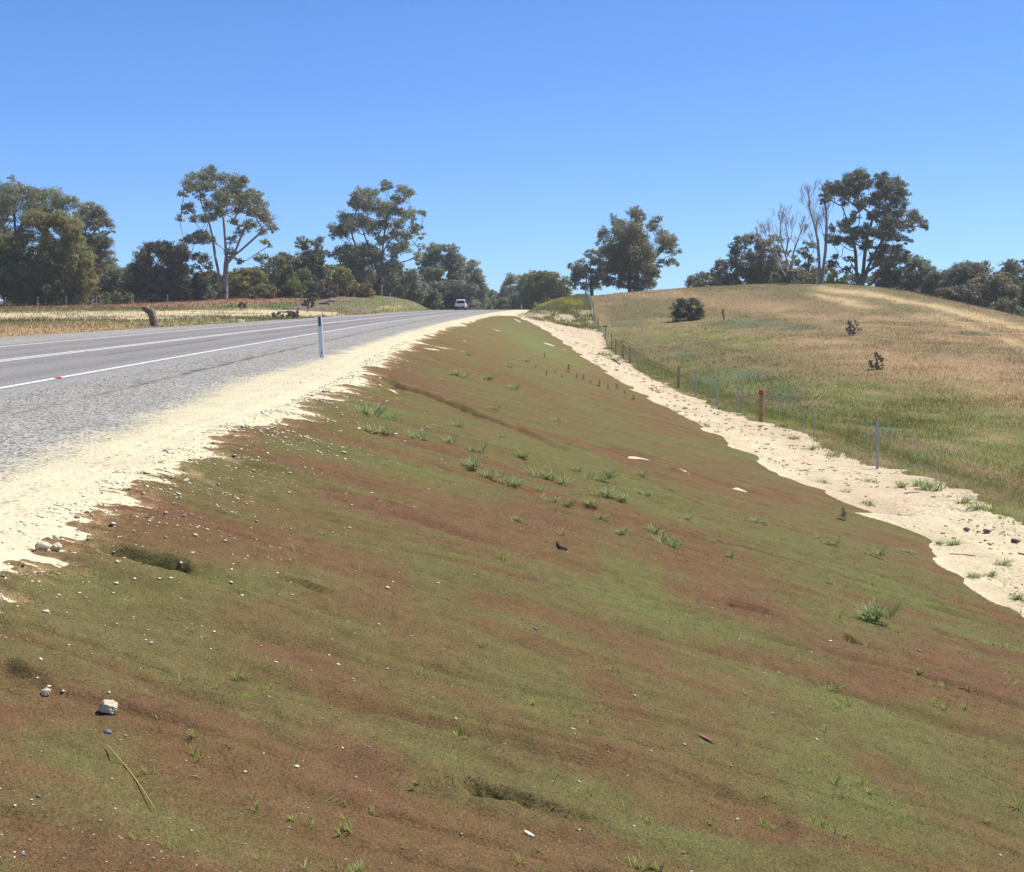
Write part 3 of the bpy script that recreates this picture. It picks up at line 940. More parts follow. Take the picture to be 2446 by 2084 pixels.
# ----------------------------------------------------------------------------
# grass as stuff
# ----------------------------------------------------------------------------
def blades(name, P, h, w, col, lean, mat, label):
    n = len(P)
    a = rng.uniform(0, 2 * np.pi, n)
    dx = np.c_[np.cos(a), np.sin(a), np.zeros(n)] * (w / 2)[:, None]
    la = rng.uniform(0, 2 * np.pi, n)
    tip = P + np.c_[np.cos(la) * lean * h, np.sin(la) * lean * h, h]
    V = np.stack([P - dx, P + dx, tip], 1).reshape(-1, 3)
    Fc = np.arange(3 * n).reshape(-1, 3)
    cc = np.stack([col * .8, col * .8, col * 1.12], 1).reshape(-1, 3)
    o = link(name, make_mesh(name, V, Fc, cc), mat)
    return tag(o, label, kind='stuff')

def pad_edge(X, Y):
    return (X - C(Y)) - U_FENCE + .15 - .5 * sst(45, 26, Y) + .9 * (fbm(Y * .5, X * 0, 3, 121) - .5) + .4 * (vnoise(Y * 2.2, X * .5, 122) - .5)
def fringe_blades(n):
    # lush grass creeping from the fence onto the sand
    Y = np.exp(rng.uniform(math.log(14), math.log(110), n)); X = C(Y) + U_FENCE + rng.uniform(-1.3, 1.6, n)
    e = pad_edge(X, Y) + .7 * (vnoise(X * 2.5, Y * 2.5, 151) - .5) + .5 * (vnoise(X * .9, Y * .6, 152) - .5)
    k = (e > -.25) & (rng.random(n) < sst(-.25, .25, e) * .9 + .02)
    X, Y, e = X[k], Y[k], e[k]; n = len(X); Z = H(X, Y)
    c = cmix(np.broadcast_to(np.array([.19, .22, .05]), (n, 3)), np.array([.33, .27, .12]), sst(.5, .7, fbm(X, Y * .7, 3, 153))) * rng.uniform(.75, 1.3, n)[:, None]
    h = rng.uniform(.06, .26, n) * (.5 + .9 * sst(-.1, .9, e)); w = np.clip(.0005 * Y, .009, .13) * rng.uniform(.7, 1.3, n)
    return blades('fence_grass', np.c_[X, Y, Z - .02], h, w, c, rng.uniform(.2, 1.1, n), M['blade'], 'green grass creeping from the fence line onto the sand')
fringe_blades(60000)

def paddock_blades(n):
    # spread so that near and far ground are equally dense as seen from the road
    D = np.exp(rng.uniform(math.log(17), math.log(178), n))
    a = rng.uniform(-.02, .55, n)
    X = a * D; Y = D
    u = X - C(Y)
    ok = (pad_edge(X, Y) > 0) & ((X / Y) < .5)
    X, Y, u = X[ok], Y[ok], u[ok]
    Z = H(X, Y)
    n = len(X)
    c = paddock_color(X, Y, Z)
    c = c * rng.uniform(.78, 1.38, n)[:, None]
    straw = rng.random(n) < .06
    c[straw] = np.array([.42, .33, .19]) * rng.uniform(.7, 1.2, straw.sum())[:, None]
    h = rng.uniform(.08, .28, n) * (.5 + .8 * fbm(X * .4, Y * .25, 3, 141)) * (.55 + .45 * sst(0, 2, u - U_FENCE))
    w = np.clip(.00055 * Y, .010, .13) * rng.uniform(.6, 1.3, n)
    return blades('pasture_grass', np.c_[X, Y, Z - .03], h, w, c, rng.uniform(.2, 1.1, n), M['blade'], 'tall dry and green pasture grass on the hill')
paddock_blades(420000)

def verge_blades(n):
    D = np.exp(rng.uniform(math.log(38), math.log(205), n))
    a = rng.uniform(-.56, -.03, n)
    X = a * D; Y = D
    u = X - C(Y)
    le = np.interp(Y, [0, 46, 95, 300], [-17.9, -17.9, -15.9, -15.7])
    ok = u < le - .3
    X, Y = X[ok], Y[ok]
    Z = H(X, Y); n = len(X)
    md = mound(X, Y) > .07
    c = np.where(md[:, None], mound_color(X, Y, Z), verge_color(X, Y, Z))
    bare = c[:, 0] > .40
    keep = (~bare | (rng.random(n) < .12)) & (~md | ((rng.random(n) < .5) & (c[:, 1] > c[:, 0] * .9)))
    X, Y, Z, c = X[keep], Y[keep], Z[keep], c[keep]; n = len(X)
    c = c * rng.uniform(.65, 1.45, n)[:, None]
    h = rng.uniform(.08, .28, n) * np.clip(Y / 90, .5, 1.2)
    w = np.clip(.0007 * Y, .02, .14) * rng.uniform(.6, 1.3, n)
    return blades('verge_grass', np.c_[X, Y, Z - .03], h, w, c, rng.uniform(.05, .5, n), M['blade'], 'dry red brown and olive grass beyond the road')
verge_blades(90000)

def bank_blades(n):
    Y = rng.uniform(122, 215, n); u = rng.uniform(1.2, 9.3, n)
    X = u + C(Y); Z = H(X, Y)
    px, py = to_px(X, Y, Z)
    nn = fbm(X * .8, Y * .3, 3, 145)
    ok = (sst(1262, 1330, px + 60 * (nn - .5)) > rng.random(n)) & (nn + .45 * sst(.1, .8, Z) > .40 + .3 * rng.random(n))
    X, Y, Z, px, py, nn = [q[ok] for q in (X, Y, Z, px, py, nn)]; n = len(X)
    c = cmix(np.broadcast_to(np.array([.20, .215, .07]), (n, 3)), np.array([.33, .28, .14]), sst(.45, .65, fbm(X, Y, 2, 146)))
    c = c * rng.uniform(.7, 1.4, n)[:, None]
    h = rng.uniform(.12, .38, n); w = np.clip(.0007 * Y, .02, .14) * rng.uniform(.6, 1.3, n)
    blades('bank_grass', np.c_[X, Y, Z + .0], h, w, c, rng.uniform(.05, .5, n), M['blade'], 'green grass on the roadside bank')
    # yellow flowers in drifts
    q = (np.exp(-((py - 727 + 10 * (nn - .5)) / 5) ** 2) * sst(1330, 1360, px) * sst(1405, 1385, px) + .9 * np.exp(-((py - np.interp(px, [1280, 1340], [738, 717])) / 3.0) ** 2) * sst(1275, 1295, px) * sst(1360, 1335, px)) > rng.random(n) * 1.1 + .2
    P = np.c_[X, Y, Z + h * .8][q]; k = len(P)
    if k:
        P = np.repeat(P, 2, 0) + rng.normal(0, .12, (2 * k, 3)) * [1, 1, .3]
        blades('yellow_flowers', P, np.full(2 * k, .11), np.full(2 * k, .16), np.array([.50, .45, .06]) * rng.uniform(.6, 1.1, 2 * k)[:, None], np.full(2 * k, .9), M['blade'], 'yellow wildflowers on the roadside bank')
bank_blades(60000)

def mulch_fibres(n):
    px = rng.uniform(-260, 2700, n); py = 760 + 1420 * np.sqrt(rng.uniform(0, 1, n)) ** .9
    X, Y = plane_hit(px, py)
    u = X - C(Y)
    ok = (u > u_hinge(Y) + .15) & (u < u_toe(Y) - .1) & (Y < 17) & (Y > 2.4)
    X, Y = X[ok], Y[ok]
    of = mulch_off(X, Y)
    ok = of > .012
    X, Y, of = X[ok], Y[ok], of[ok]
    Z = H(X, Y) + micro(X, Y) + of
    n = len(X)
    c = mulch_color(X, Y, Z) * rng.uniform(.9, 1.7, n)[:, None]
    g = rng.random(n) < .25
    c[g] = np.array([.12, .115, .045]) * rng.uniform(.7, 1.3, g.sum())[:, None]
    s = rng.random(n) < .05
    c[s] = np.array([.36, .28, .16]) * rng.uniform(.7, 1.2, s.sum())[:, None]
    k = np.clip(Y / 6, .7, 3.5)
    h = rng.uniform(.004, .012, n) * k ** .7
    w = rng.uniform(.003, .006, n) * k
    return blades('mulch_fibres', np.c_[X, Y, Z - .003], h, w, c, rng.uniform(.4, 1.6, n), M['blade'], 'fine moss and straw fibres of the mulch')
mulch_fibres(170000)

# ----------------------------------------------------------------------------
# trees
# ----------------------------------------------------------------------------
def tubes_np(A, B, ra, rb, k=5):
    """many separate tapered segments as one vertex/face array"""
    A = np.asarray(A, float); B = np.asarray(B, float); ra = np.asarray(ra, float); rb = np.asarray(rb, float)
    t = B - A; L = np.linalg.norm(t, axis=1, keepdims=True); t = t / np.maximum(L, 1e-6)
    ref = np.where(np.abs(t[:, 2:3]) < .9, np.array([[0, 0, 1.]]), np.array([[1., 0, 0]]))
    n1 = np.cross(t, ref); n1 /= np.maximum(np.linalg.norm(n1, axis=1, keepdims=True), 1e-6)
    n2 = np.cross(t, n1)
    B = B + t * (rb * .6)[:, None]
    ang = np.arange(k) * 2 * np.pi / k
    ring = np.cos(ang)[None, :, None] * n1[:, None, :] + np.sin(ang)[None, :, None] * n2[:, None, :]
    V = np.concatenate([A[:, None, :] + ring * ra[:, None, None], B[:, None, :] + ring * rb[:, None, None]], 1).reshape(-1, 3)
    j = np.arange(k); j2 = (j + 1) % k
    q = np.stack([j, j2, k + j2, k + j], -1)
    Fc = (q[None] + (np.arange(len(A)) * 2 * k)[:, None, None]).reshape(-1, 4)
    return V, Fc

def skeleton(trunks, clumps, base_r, twig_r, rg):
    """trunks: list of polylines (first starts at the base); clumps: centres. Returns segments with pipe-model radii."""
    nodes = []; par = []
    def add(p, pa):
        nodes.append(np.array(p, float)); par.append(pa); return len(nodes) - 1
    def path(p0i, pts):
        i = p0i
        for p in pts: i = add(p, i)
        return i
    for k, L in enumerate(trunks):
        L = [np.array(p, float) for p in L]
        dense = []
        for a, b in zip(L[:-1], L[1:]):
            m = max(1, int(np.linalg.norm(b - a) / .9))
            dense += [a + (b - a) * (q / m) for q in range(m)]
        dense.append(L[-1])
        if k == 0:
            i = add(dense[0], -1); path(i, dense[1:])
        else:
            d = [np.linalg.norm(n - dense[0]) for n in nodes]
            path(int(np.argmin(d)), dense[1:])
    ends = []
    for c in sorted(clumps, key=lambda c: min(np.linalg.norm(n - c[0]) for n in nodes[:])):
        p = c[0]
        arr = np.array(nodes)
        dv = p - arr
        hd = np.hypot(dv[:, 0], dv[:, 1])
        cost = np.linalg.norm(dv, axis=1) + 1.8 * np.clip(hd * .55 - dv[:, 2], 0, None)
        i = int(np.argmin(cost))
        a = nodes[i]; d = p - a; L = np.linalg.norm(d)
        m = max(2, int(L / .8))
        mid = a + d * .5 + np.array([0, 0, -.10 * L + .0]) + rg.normal(0, .07 * L, 3)
        pts = []
        for q in range(1, m + 1):
            t = q / m
            pts.append((1 - t) ** 2 * a + 2 * t * (1 - t) * mid + t * t * p + rg.normal(0, .035 * L / m ** .5, 3) * (q < m))
        e = path(i, pts); ends.append((e, c[1]))
        for _ in range(3):                                   # twigs inside the clump
            dirn = rg.normal(0, 1, 3); dirn[2] = abs(dirn[2]) * .8; dirn /= np.linalg.norm(dirn)
            path(e, [p + dirn * c[1] * .45 + rg.normal(0, .05, 3), p + dirn * c[1] * .9])
    n = len(nodes)
    w = np.zeros(n); ch = np.zeros(n, int)
    for i in range(n):
        if par[i] >= 0: ch[par[i]] += 1
    for i in range(n - 1, -1, -1):
        if ch[i] == 0: w[i] = 1.0
        if par[i] >= 0: w[par[i]] += w[i]
    r = w ** .62
    r = twig_r + (r - 1) / max(r[0] - 1, .1) * (base_r - twig_r)
    A = []; B = []; ra = []; rb = []
    for i in range(n):
        if par[i] >= 0:
            A.append(nodes[par[i]]); B.append(nodes[i]); rb.append(r[i]); ra.append(min(r[par[i]], r[i] * 1.25))
    return A, B, ra, rb

def leaves_np(clumps, leaf, dens, col, var, rg, flat=.8):
    """clumps: (centre, radius). leaf cards in puffs within puffs."""
    Cn = []; Nn = []; tone = []
    for c, r in clumps:
        ns = max(3, int(5 + r * 4))
        sub = rg.normal(0, 1, (ns, 3)); sub /= np.linalg.norm(sub, axis=1, keepdims=True)
        sub *= (rg.uniform(.25, 1, ns) ** .6 * r * .78)[:, None]; sub[:, 2] *= flat
        cnt = max(6, int(dens * 25.0 * r * r / leaf ** 2 / ns))
        k = rg.normal(0, 1, (ns, cnt, 3)); k /= np.linalg.norm(k, axis=2, keepdims=True)
        rad = rg.uniform(0, 1, (ns, cnt, 1)) ** .45 * (r * .42) * rg.uniform(.7, 1.2, (ns, 1, 1))
        off = k * rad; off[..., 2] *= flat * .8
        p = c + sub[:, None, :] + off
        out = (sub[:, None, :] / max(r, .01)) * .9 + k * .9 + np.array([0, 0, .5])
        nn = out + rg.normal(0, .75, p.shape)
        Cn.append(p.reshape(-1, 3)); Nn.append(nn.reshape(-1, 3))
        tone.append(np.repeat(rg.uniform(.82, 1.2, ns), cnt) * rg.uniform(.85, 1.15))
    P = np.concatenate(Cn); Nv = np.concatenate(Nn); tone = np.concatenate(tone)
    n = len(P)
    Nv /= np.maximum(np.linalg.norm(Nv, axis=1, keepdims=True), 1e-6)
    a = rg.normal(0, 1, (n, 3)); a[:, 2] -= .5; a -= Nv * (a * Nv).sum(1, keepdims=True); a /= np.maximum(np.linalg.norm(a, axis=1, keepdims=True), 1e-6)
    b = np.cross(Nv, a)
    L = leaf * rg.uniform(.6, 1.35, n)[:, None]; w = L * .42
    V = np.stack([P - a * L * .5, P + b * w * .5 - a * L * .05, P + a * L * .5, P - b * w * .5 - a * L * .05], 1).reshape(-1, 3)
    Fc = np.arange(4 * n).reshape(-1, 4)
    cc = np.asarray(col) * (tone * rg.uniform(1 - var, 1 + var, n))[:, None]
    sh = rg.normal(0, .10, n)
    cc = cc * np.c_[1 + sh, np.ones(n), 1 - sh]
    return V, Fc, np.repeat(cc, 4, 0)

GREY = (.262, .265, .150); OLIVE = (.275, .262, .090); DARK = (.195, .212, .118); BLUE = (.235, .255, .162); RUST = (.30, .205, .09); MIDG = (.22, .25, .095); BROWNG = (.270, .242, .140)
N_TREE = [0]
def build_tree(name, label, cat, group, px, D, clumps_px, trunks_px, col, base_r=.3, leaf=None, dens=1.0, bark='bark', depth=.8, seed=None, twig_r=.02, flat=.8, z_extra=0.0):
    """clumps_px (x, y, r) and trunks in photograph pixels at distance D; the crown is given its own depth"""
    N_TREE[0] += 1
    rg = np.random.default_rng(1000 + N_TREE[0] if seed is None else seed)
    X0 = (px - CX) / F * D
    Z0 = float(H(np.array([X0]), np.array([float(D)]))[0]) - .1 + z_extra
    k = D / F
    leaf = leaf or max(.14, .0018 * D)
    if clumps_px:
        xs = np.array([c[0] for c in clumps_px]); cxm = xs.mean(); hw = max((xs.max() - xs.min()) / 2, 5)
    def P(x, y, dy=0.0):
        # perspective kept true: the point sits dy behind the tree's plane
        d = D + dy
        return np.array([(x - CX) / F * d - X0, dy, CAM_Z - (y - HOR) / F * d - Z0])
    cl = []
    for c in clumps_px:
        x, y, r = c[:3]
        e = math.sqrt(max(0.05, 1 - min(.95, ((x - cxm) / (hw * 1.15)) ** 2)))
        dy = rg.uniform(-1, 1) * depth * e * hw * k
        cl.append((P(x, y, dy), r * k * 1.42))
        if r * k > .9 and e > .4:                       # a second puff behind or in front gives the crown its depth
            s = 1 if dy < 0 else -1
            cl.append((P(x + rg.normal(0, r * .25), y + rg.normal(0, r * .2), s * rg.uniform(.3, 1) * depth * e * hw * k), r * k * 1.3))
    tr = []
    for ti, L in enumerate(trunks_px):
        pts = [P(x, y, 0 if ti == 0 else rg.normal(0, .25) * j) for j, (x, y) in enumerate(L)]
        if ti == 0: pts[0] = np.array([pts[0][0], 0, -.1])
        tr.append(pts)
    root = empty(name, (X0, D, Z0), label, cat, group)
    A, B, ra, rb = skeleton(tr, cl, base_r, twig_r, rg)
    V, Fc = tubes_np(A, B, ra, rb, 5)
    link('trunk', make_mesh('trunk', V, Fc, None, True), M[bark], root)
    if cl and dens > 0:
        V, Fc, cc = leaves_np(cl, leaf, dens, col, .28, rg, flat)
        link('crown', make_mesh('crown', V, Fc, cc), M['leaf'], root)
    return root

def Z1(x, y): return x * .3378, y * .3378 + 380
def Z2(x, y): return x * .3378 + 600, y * .3378 + 400
def Z3(x, y): return x * .2896 + 1200, y * .2896 + 440
def Z4(x, y): return x * .3173 + 1800, y * .3173 + 380
def cl(zf, L, s=None):
    s = {Z1: .3378, Z2: .3378, Z3: .2896, Z4: .3173}[zf]
    return [zf(x, y) + (r * s,) for x, y, r in L]
def tl(zf, *Ls): return [[zf(x, y) for x, y in L] for L in Ls]

# the tall spreading gum beyond the road
build_tree('gum_tree', 'tall open-crowned gum tree with forked pale trunk and dead low limb', 'tree', 'gum trees beyond the road', Z1(1590, 985)[0], 172,
    cl(Z1, [(1480, 110, 62), (1390, 150, 70), (1340, 200, 55), (1300, 245, 38), (1600, 150, 75), (1690, 180, 65), (1560, 240, 60), (1470, 190, 60), (1720, 280, 72), (1800, 270, 60), (1850, 340, 62), (1885, 420, 60), (1925, 490, 42), (1860, 500, 42), (1780, 370, 60), (1690, 350, 50), (1600, 300, 60),
            (1490, 320, 52), (1320, 350, 48), (1270, 420, 36), (1370, 410, 45), (1480, 420, 52), (1560, 370, 52), (1640, 430, 42), (1430, 540, 60), (1360, 560, 52), (1310, 585, 36), (1480, 570, 42), (1750, 470, 50), (1680, 520, 42), (1640, 580, 40), (1870, 580, 34), (1910, 612, 22), (1440, 700, 48), (1380, 700, 46), (1480, 755, 36), (1620, 660, 42), (1700, 740, 34), (1420, 250, 45), (1650, 240, 50)]),
    tl(Z1, [(1590, 985), (1588, 900), (1592, 840), (1600, 700), (1590, 560), (1580, 420), (1540, 260)], [(1588, 880), (1545, 800), (1520, 680), (1500, 540), (1470, 420), (1400, 260)], [(1600, 760), (1650, 690), (1700, 560), (1760, 420)], [(1610, 720), (1700, 650), (1800, 560), (1880, 500)], [(1575, 860), (1530, 820), (1440, 740), (1330, 660)], [(1640, 720), (1740, 720), (1830, 660)]),
    GREY, base_r=.46, dens=.85, bark='bark_pale', depth=.75, twig_r=.025)
# second tall gum, denser, next to the road's crest
build_tree('gum_tree', 'tall broad gum tree with dense dark lower crown near the road crest', 'tree', 'gum trees beyond the road', Z2(905, 925)[0], 192,
    cl(Z2, [(960, 130, 46), (1060, 150, 44), (1115, 190, 46), (1040, 230, 46), (860, 170, 46), (760, 210, 55), (830, 240, 72), (900, 290, 78), (760, 260, 55), (715, 250, 36), (980, 300, 60), (1120, 330, 55), (1205, 325, 36), (1060, 320, 46), (660, 360, 56), (600, 430, 48), (580, 480, 36), (700, 430, 64), (780, 380, 72), (640, 470, 46), (860, 420, 70), (950, 400, 60),
            (1040, 400, 46), (1160, 420, 46), (1185, 480, 36), (1100, 480, 46), (1020, 470, 52), (1080, 560, 55), (1185, 610, 36), (1205, 560, 26), (1000, 580, 52), (930, 520, 46), (640, 610, 64), (720, 590, 72), (800, 580, 72), (860, 620, 72), (720, 680, 84), (800, 720, 84), (680, 730, 56), (850, 800, 76), (760, 800, 80), (960, 680, 62), (1040, 680, 52), (690, 810, 60), (980, 780, 60), (1180, 640, 30)]),
    tl(Z2, [(905, 925), (908, 850), (912, 760), (925, 620), (940, 480), (960, 360), (1000, 240)], [(912, 780), (860, 640), (800, 480), (760, 340)], [(925, 600), (1000, 500), (1080, 380)], [(915, 740), (1000, 640), (1100, 560)]),
    GREY, base_r=.55, dens=.85, bark='bark', depth=.8)
# big gum on the hill
build_tree('gum_tree', 'large dark multi-stemmed gum tree standing on the hill crest', 'tree', 'trees along the hill crest', Z4(805, 960)[0], 163,
    cl(Z4, [(800, 120, 56), (720, 150, 66), (660, 175, 46), (830, 180, 72), (590, 240, 62), (540, 285, 44), (650, 250, 62), (740, 260, 60), (960, 150, 56), (1050, 170, 64), (1120, 215, 54), (1150, 270, 36), (980, 240, 70), (1060, 290, 62), (890, 290, 62), (800, 340, 52), (680, 320, 44), (1120, 330, 44), (980, 370, 62), (1080, 410, 62), (900, 420, 54), (760, 430, 44), (700, 480, 54), (1000, 480, 72),
            (1100, 490, 54), (1200, 430, 56), (1260, 470, 46), (1300, 505, 32), (1170, 510, 44), (860, 540, 62), (780, 560, 52), (680, 540, 44), (600, 520, 36), (960, 570, 62), (1060, 580, 54), (1150, 610, 36), (720, 620, 52), (630, 620, 54), (580, 580, 36), (860, 650, 52), (960, 670, 62), (1070, 680, 54), (1140, 700, 36), (920, 750, 52), (1000, 760, 52), (620, 760, 44), (720, 760, 36), (700, 840, 36), (960, 860, 40), (1040, 780, 36), (590, 790, 36), (520, 320, 28)]),
    tl(Z4, [(800, 965), (822, 900), (835, 760), (850, 620), (900, 440), (950, 280)], [(790, 940), (775, 840), (768, 700), (745, 560), (690, 420), (640, 290)], [(832, 900), (870, 800), (930, 680), (1020, 540), (1120, 470), (1240, 490)], [(790, 560), (800, 420), (790, 260)], [(850, 860), (930, 800), (1050, 790)]),
    (.16, .172, .105), base_r=.55, dens=1.25, depth=.8)
# tree at the far left of the picture
build_tree('gum_tree', 'tall rounded gum tree at the edge of the tree line, leftmost in view', 'tree', 'gum trees beyond the road', Z1(115, 1030)[0], 178,
    cl(Z1, [(80, 240, 85), (180, 240, 76), (330, 260, 92), (270, 330, 92), (430, 300, 84), (500, 300, 52), (100, 330, 76), (85, 140, 26), (140, 185, 24), (20, 260, 70), (-40, 330, 90), (-100, 420, 100), (330, 420, 84), (430, 430, 76), (220, 430, 84), (20, 470, 80), (-60, 560, 90), (110, 520, 70), (-20, 180, 40), (-120, 560, 90)]),
    tl(Z1, [(115, 1030), (110, 900), (95, 720), (110, 560), (180, 420), (270, 300)], [(100, 700), (40, 560), (20, 400), (50, 240)], [(110, 560), (100, 400), (110, 260)], [(180, 420), (340, 380), (430, 330)]),
    GREY, base_r=.6, dens=.8, bark='bark', depth=.7)
build_tree('gum_tree', 'domed gum tree with bare curved limbs behind olive scrub', 'tree', 'gum trees beyond the road', Z1(600, 990)[0], 186,
    cl(Z1, [(620, 360, 62), (690, 380, 66), (740, 430, 56), (600, 420, 62), (660, 470, 50), (770, 470, 38), (570, 480, 50), (700, 540, 32), (750, 530, 30), (800, 515, 16), (640, 600, 80), (720, 650, 78), (560, 620, 80), (780, 740, 60), (690, 760, 84), (600, 740, 80)]),
    tl(Z1, [(600, 990), (605, 860), (610, 680), (600, 540), (620, 440)], [(605, 600), (680, 500), (740, 440)]),
    GREY, base_r=.45, dens=.8, depth=.8)

def blob(px, top, base, hw, n, rg, low=.12):
    """clumps filling a shrub or small tree outline"""
    out = []
    h = base - top
    n = int(n * 1.9); hw = hw * 1.1
    for i in range(n):
        t = (i + .5) / n
        y = base - h * (low * .7 + (1 - low * .7) * t)
        wid = hw * math.sin(math.pi * min(1, .22 + .66 * t) ** .8) ** .5
        x = px + rg.uniform(-1, 1) * wid
        r = hw * rg.uniform(.24, .40) * (1.0 - .3 * t)
        r = min(r, h * .32)
        out.append((x, max(y, top + r * .7), r))
    return out

def simple_tree(name, label, cat, group, px, top, base, hw, D, col, n=16, trunk=True, dens=.9, low=.12, base_r=None, **kw):
    rg = np.random.default_rng(int(px * 7 + top) + 9000)
    c = blob(px, top, base, hw, n, rg, low)
    hgt = (base - top)
    t = [[(px, base), (px + rg.normal(0, hw * .05), base - hgt * .3), (px + rg.normal(0, hw * .12), base - hgt * .62)]]
    return build_tree(name, label, cat, group, px, D, c, t, col, base_r=base_r or max(.06, hgt * D / F * .025), dens=dens, **kw)

TL = 'scrub and trees beyond the road'; HC = 'trees along the hill crest'; FR = 'trees beyond the road crest'
S = simple_tree
# left tree line, front scrub then gaps
S('wattle_tree', 'broad olive green wattle in front of the leftmost gum', 'tree', TL, 118, 505, 727, 78, 166, OLIVE, 26)
S('wattle_tree', 'yellowish olive bushy tree low in the leftmost thicket', 'tree', TL, 178, 612, 727, 52, 162, (.26, .235, .085), 16)
S('wattle_tree', 'dark olive tree cut by the picture edge beneath the leftmost gum', 'tree', TL, 12, 560, 728, 70, 165, MIDG, 24)
S('wattle_tree', 'tall dark tree filling the gap behind the olive wattle', 'tree', TL, 215, 560, 725, 52, 184, DARK, 20)
S('wattle_tree', 'olive tree past the left picture edge continuing the tree line', 'tree', TL, -150, 500, 728, 110, 172, OLIVE, 24)
S('gum_tree', 'gum standing farther out past the leftmost thicket', 'tree', TL, -330, 450, 728, 120, 180, GREY, 26)
S('shrub', 'low grey green scrub between the thicket and the brownish tree', 'shrub', TL, 282, 640, 724, 52, 176, BLUE, 18)
S('shrub', 'short pale green shrub at the foot of the left thicket', 'shrub', TL, 235, 700, 727, 26, 160, (.21, .24, .10), 9)
S('shrub', 'second short green shrub along the left grass line', 'shrub', TL, 292, 700, 725, 24, 160, MIDG, 9)
S('gum_tree', 'brownish rounded tree left of the tall forked gum', 'tree', TL, 382, 580, 721, 60, 170, BROWNG, 24)
S('wattle_tree', 'dark low crown beside the brownish rounded tree', 'tree', TL, 440, 632, 719, 50, 174, DARK, 16)
S('shrub', 'grey olive bush directly left of the forked trunk', 'shrub', TL, 500, 648, 716, 34, 177, (.21, .21, .12), 12)
S('shrub', 'rounded olive bush directly right of the forked trunk', 'shrub', TL, 592, 640, 714, 48, 176, OLIVE, 16)
S('shrub', 'low olive bush in front of the grove between both gums', 'shrub', TL, 628, 678, 714, 30, 170, (.25, .225, .095), 10)
S('gum_tree', 'pale green small gum in the grove between the two tall gums', 'tree', TL, 652, 605, 713, 46, 182, BLUE, 18)
S('gum_tree', 'dark upright gum in the grove between the two tall gums', 'tree', TL, 742, 565, 712, 44, 184, DARK, 22, low=.2)
S('wattle_tree', 'mid green bushy tree with rounded top in the grove', 'tree', TL, 695, 615, 712, 40, 178, MIDG, 16)
S('wattle_tree', 'bright olive bush tree at the end of the grove', 'tree', TL, 802, 637, 711, 38, 176, OLIVE, 16)
S('shrub', 'dark brown bush at the front of the grove', 'shrub', TL, 765, 672, 712, 36, 168, (.15, .13, .09), 12)
S('shrub', 'rusty orange brown shrub beside the second gum trunk', 'shrub', TL, 862, 678, 713, 30, 172, RUST, 11)
S('shrub', 'small dark bush standing alone by the pale log pile', 'shrub', TL, 737, 700, 735, 13, 132, (.14, .145, .09), 8)
S('shrub', 'low brown shrub among green weeds on the verge', 'shrub', TL, 578, 723, 737, 10, 140, (.13, .09, .05), 5)
S('wattle_tree', 'grey green small tree right of the second gum trunk', 'tree', TL, 968, 640, 726, 42, 205, BLUE, 18)
S('shrub', 'grey green scrub beneath the trees near the white pickup', 'shrub', TL, 1010, 672, 734, 42, 215, (.20, .205, .135), 14)
S('gum_tree', 'ragged gum with pointed top behind the white pickup', 'tree', FR, 1055, 585, 745, 50, 245, BLUE, 26, low=.25)
S('gum_tree', 'lower rounded gum just right of the ragged one behind the pickup', 'tree', FR, 1108, 622, 748, 42, 250, GREY, 22, low=.15)
S('wattle_tree', 'grey scrub tree directly behind the white pickup', 'tree', FR, 1090, 672, 748, 48, 240, (.20, .20, .14), 18)
for i, (x, t, hw, d, c, lab) in enumerate([(1150, 700, 30, 330, BLUE, 'low far scrub where the sky dips lowest'), (1185, 692, 32, 320, DARK, 'dark far tree behind the first distant guide post'), (1222, 682, 36, 310, BLUE, 'grey green far tree above the road crest'),
                                           (1195, 712, 40, 290, MIDG, 'rounded scrub at the road crest'), (1258, 700, 40, 280, DARK, 'dark scrub behind the second distant guide post')]):
    S('gum_tree', lab, 'tree', FR, x, t, 760, hw, d, c, 16)
S('gum_tree', 'open flat-topped gum left of the roadside bank trees', 'tree', FR, 1243, 655, 752, 40, 300, GREY, 20, low=.3, dens=.7)
S('gum_tree', 'rounded dark tree behind the yellow flowered bank', 'tree', FR, 1308, 650, 740, 50, 235, MIDG, 24)
S('gum_tree', 'pale topped gum peeping above the trees by the bank', 'tree', FR, 1285, 646, 745, 30, 285, BROWNG, 12, low=.4)
S('shrub', 'small olive bush on top of the roadside bank', 'shrub', FR, 1352, 668, 712, 15, 205, OLIVE, 8)
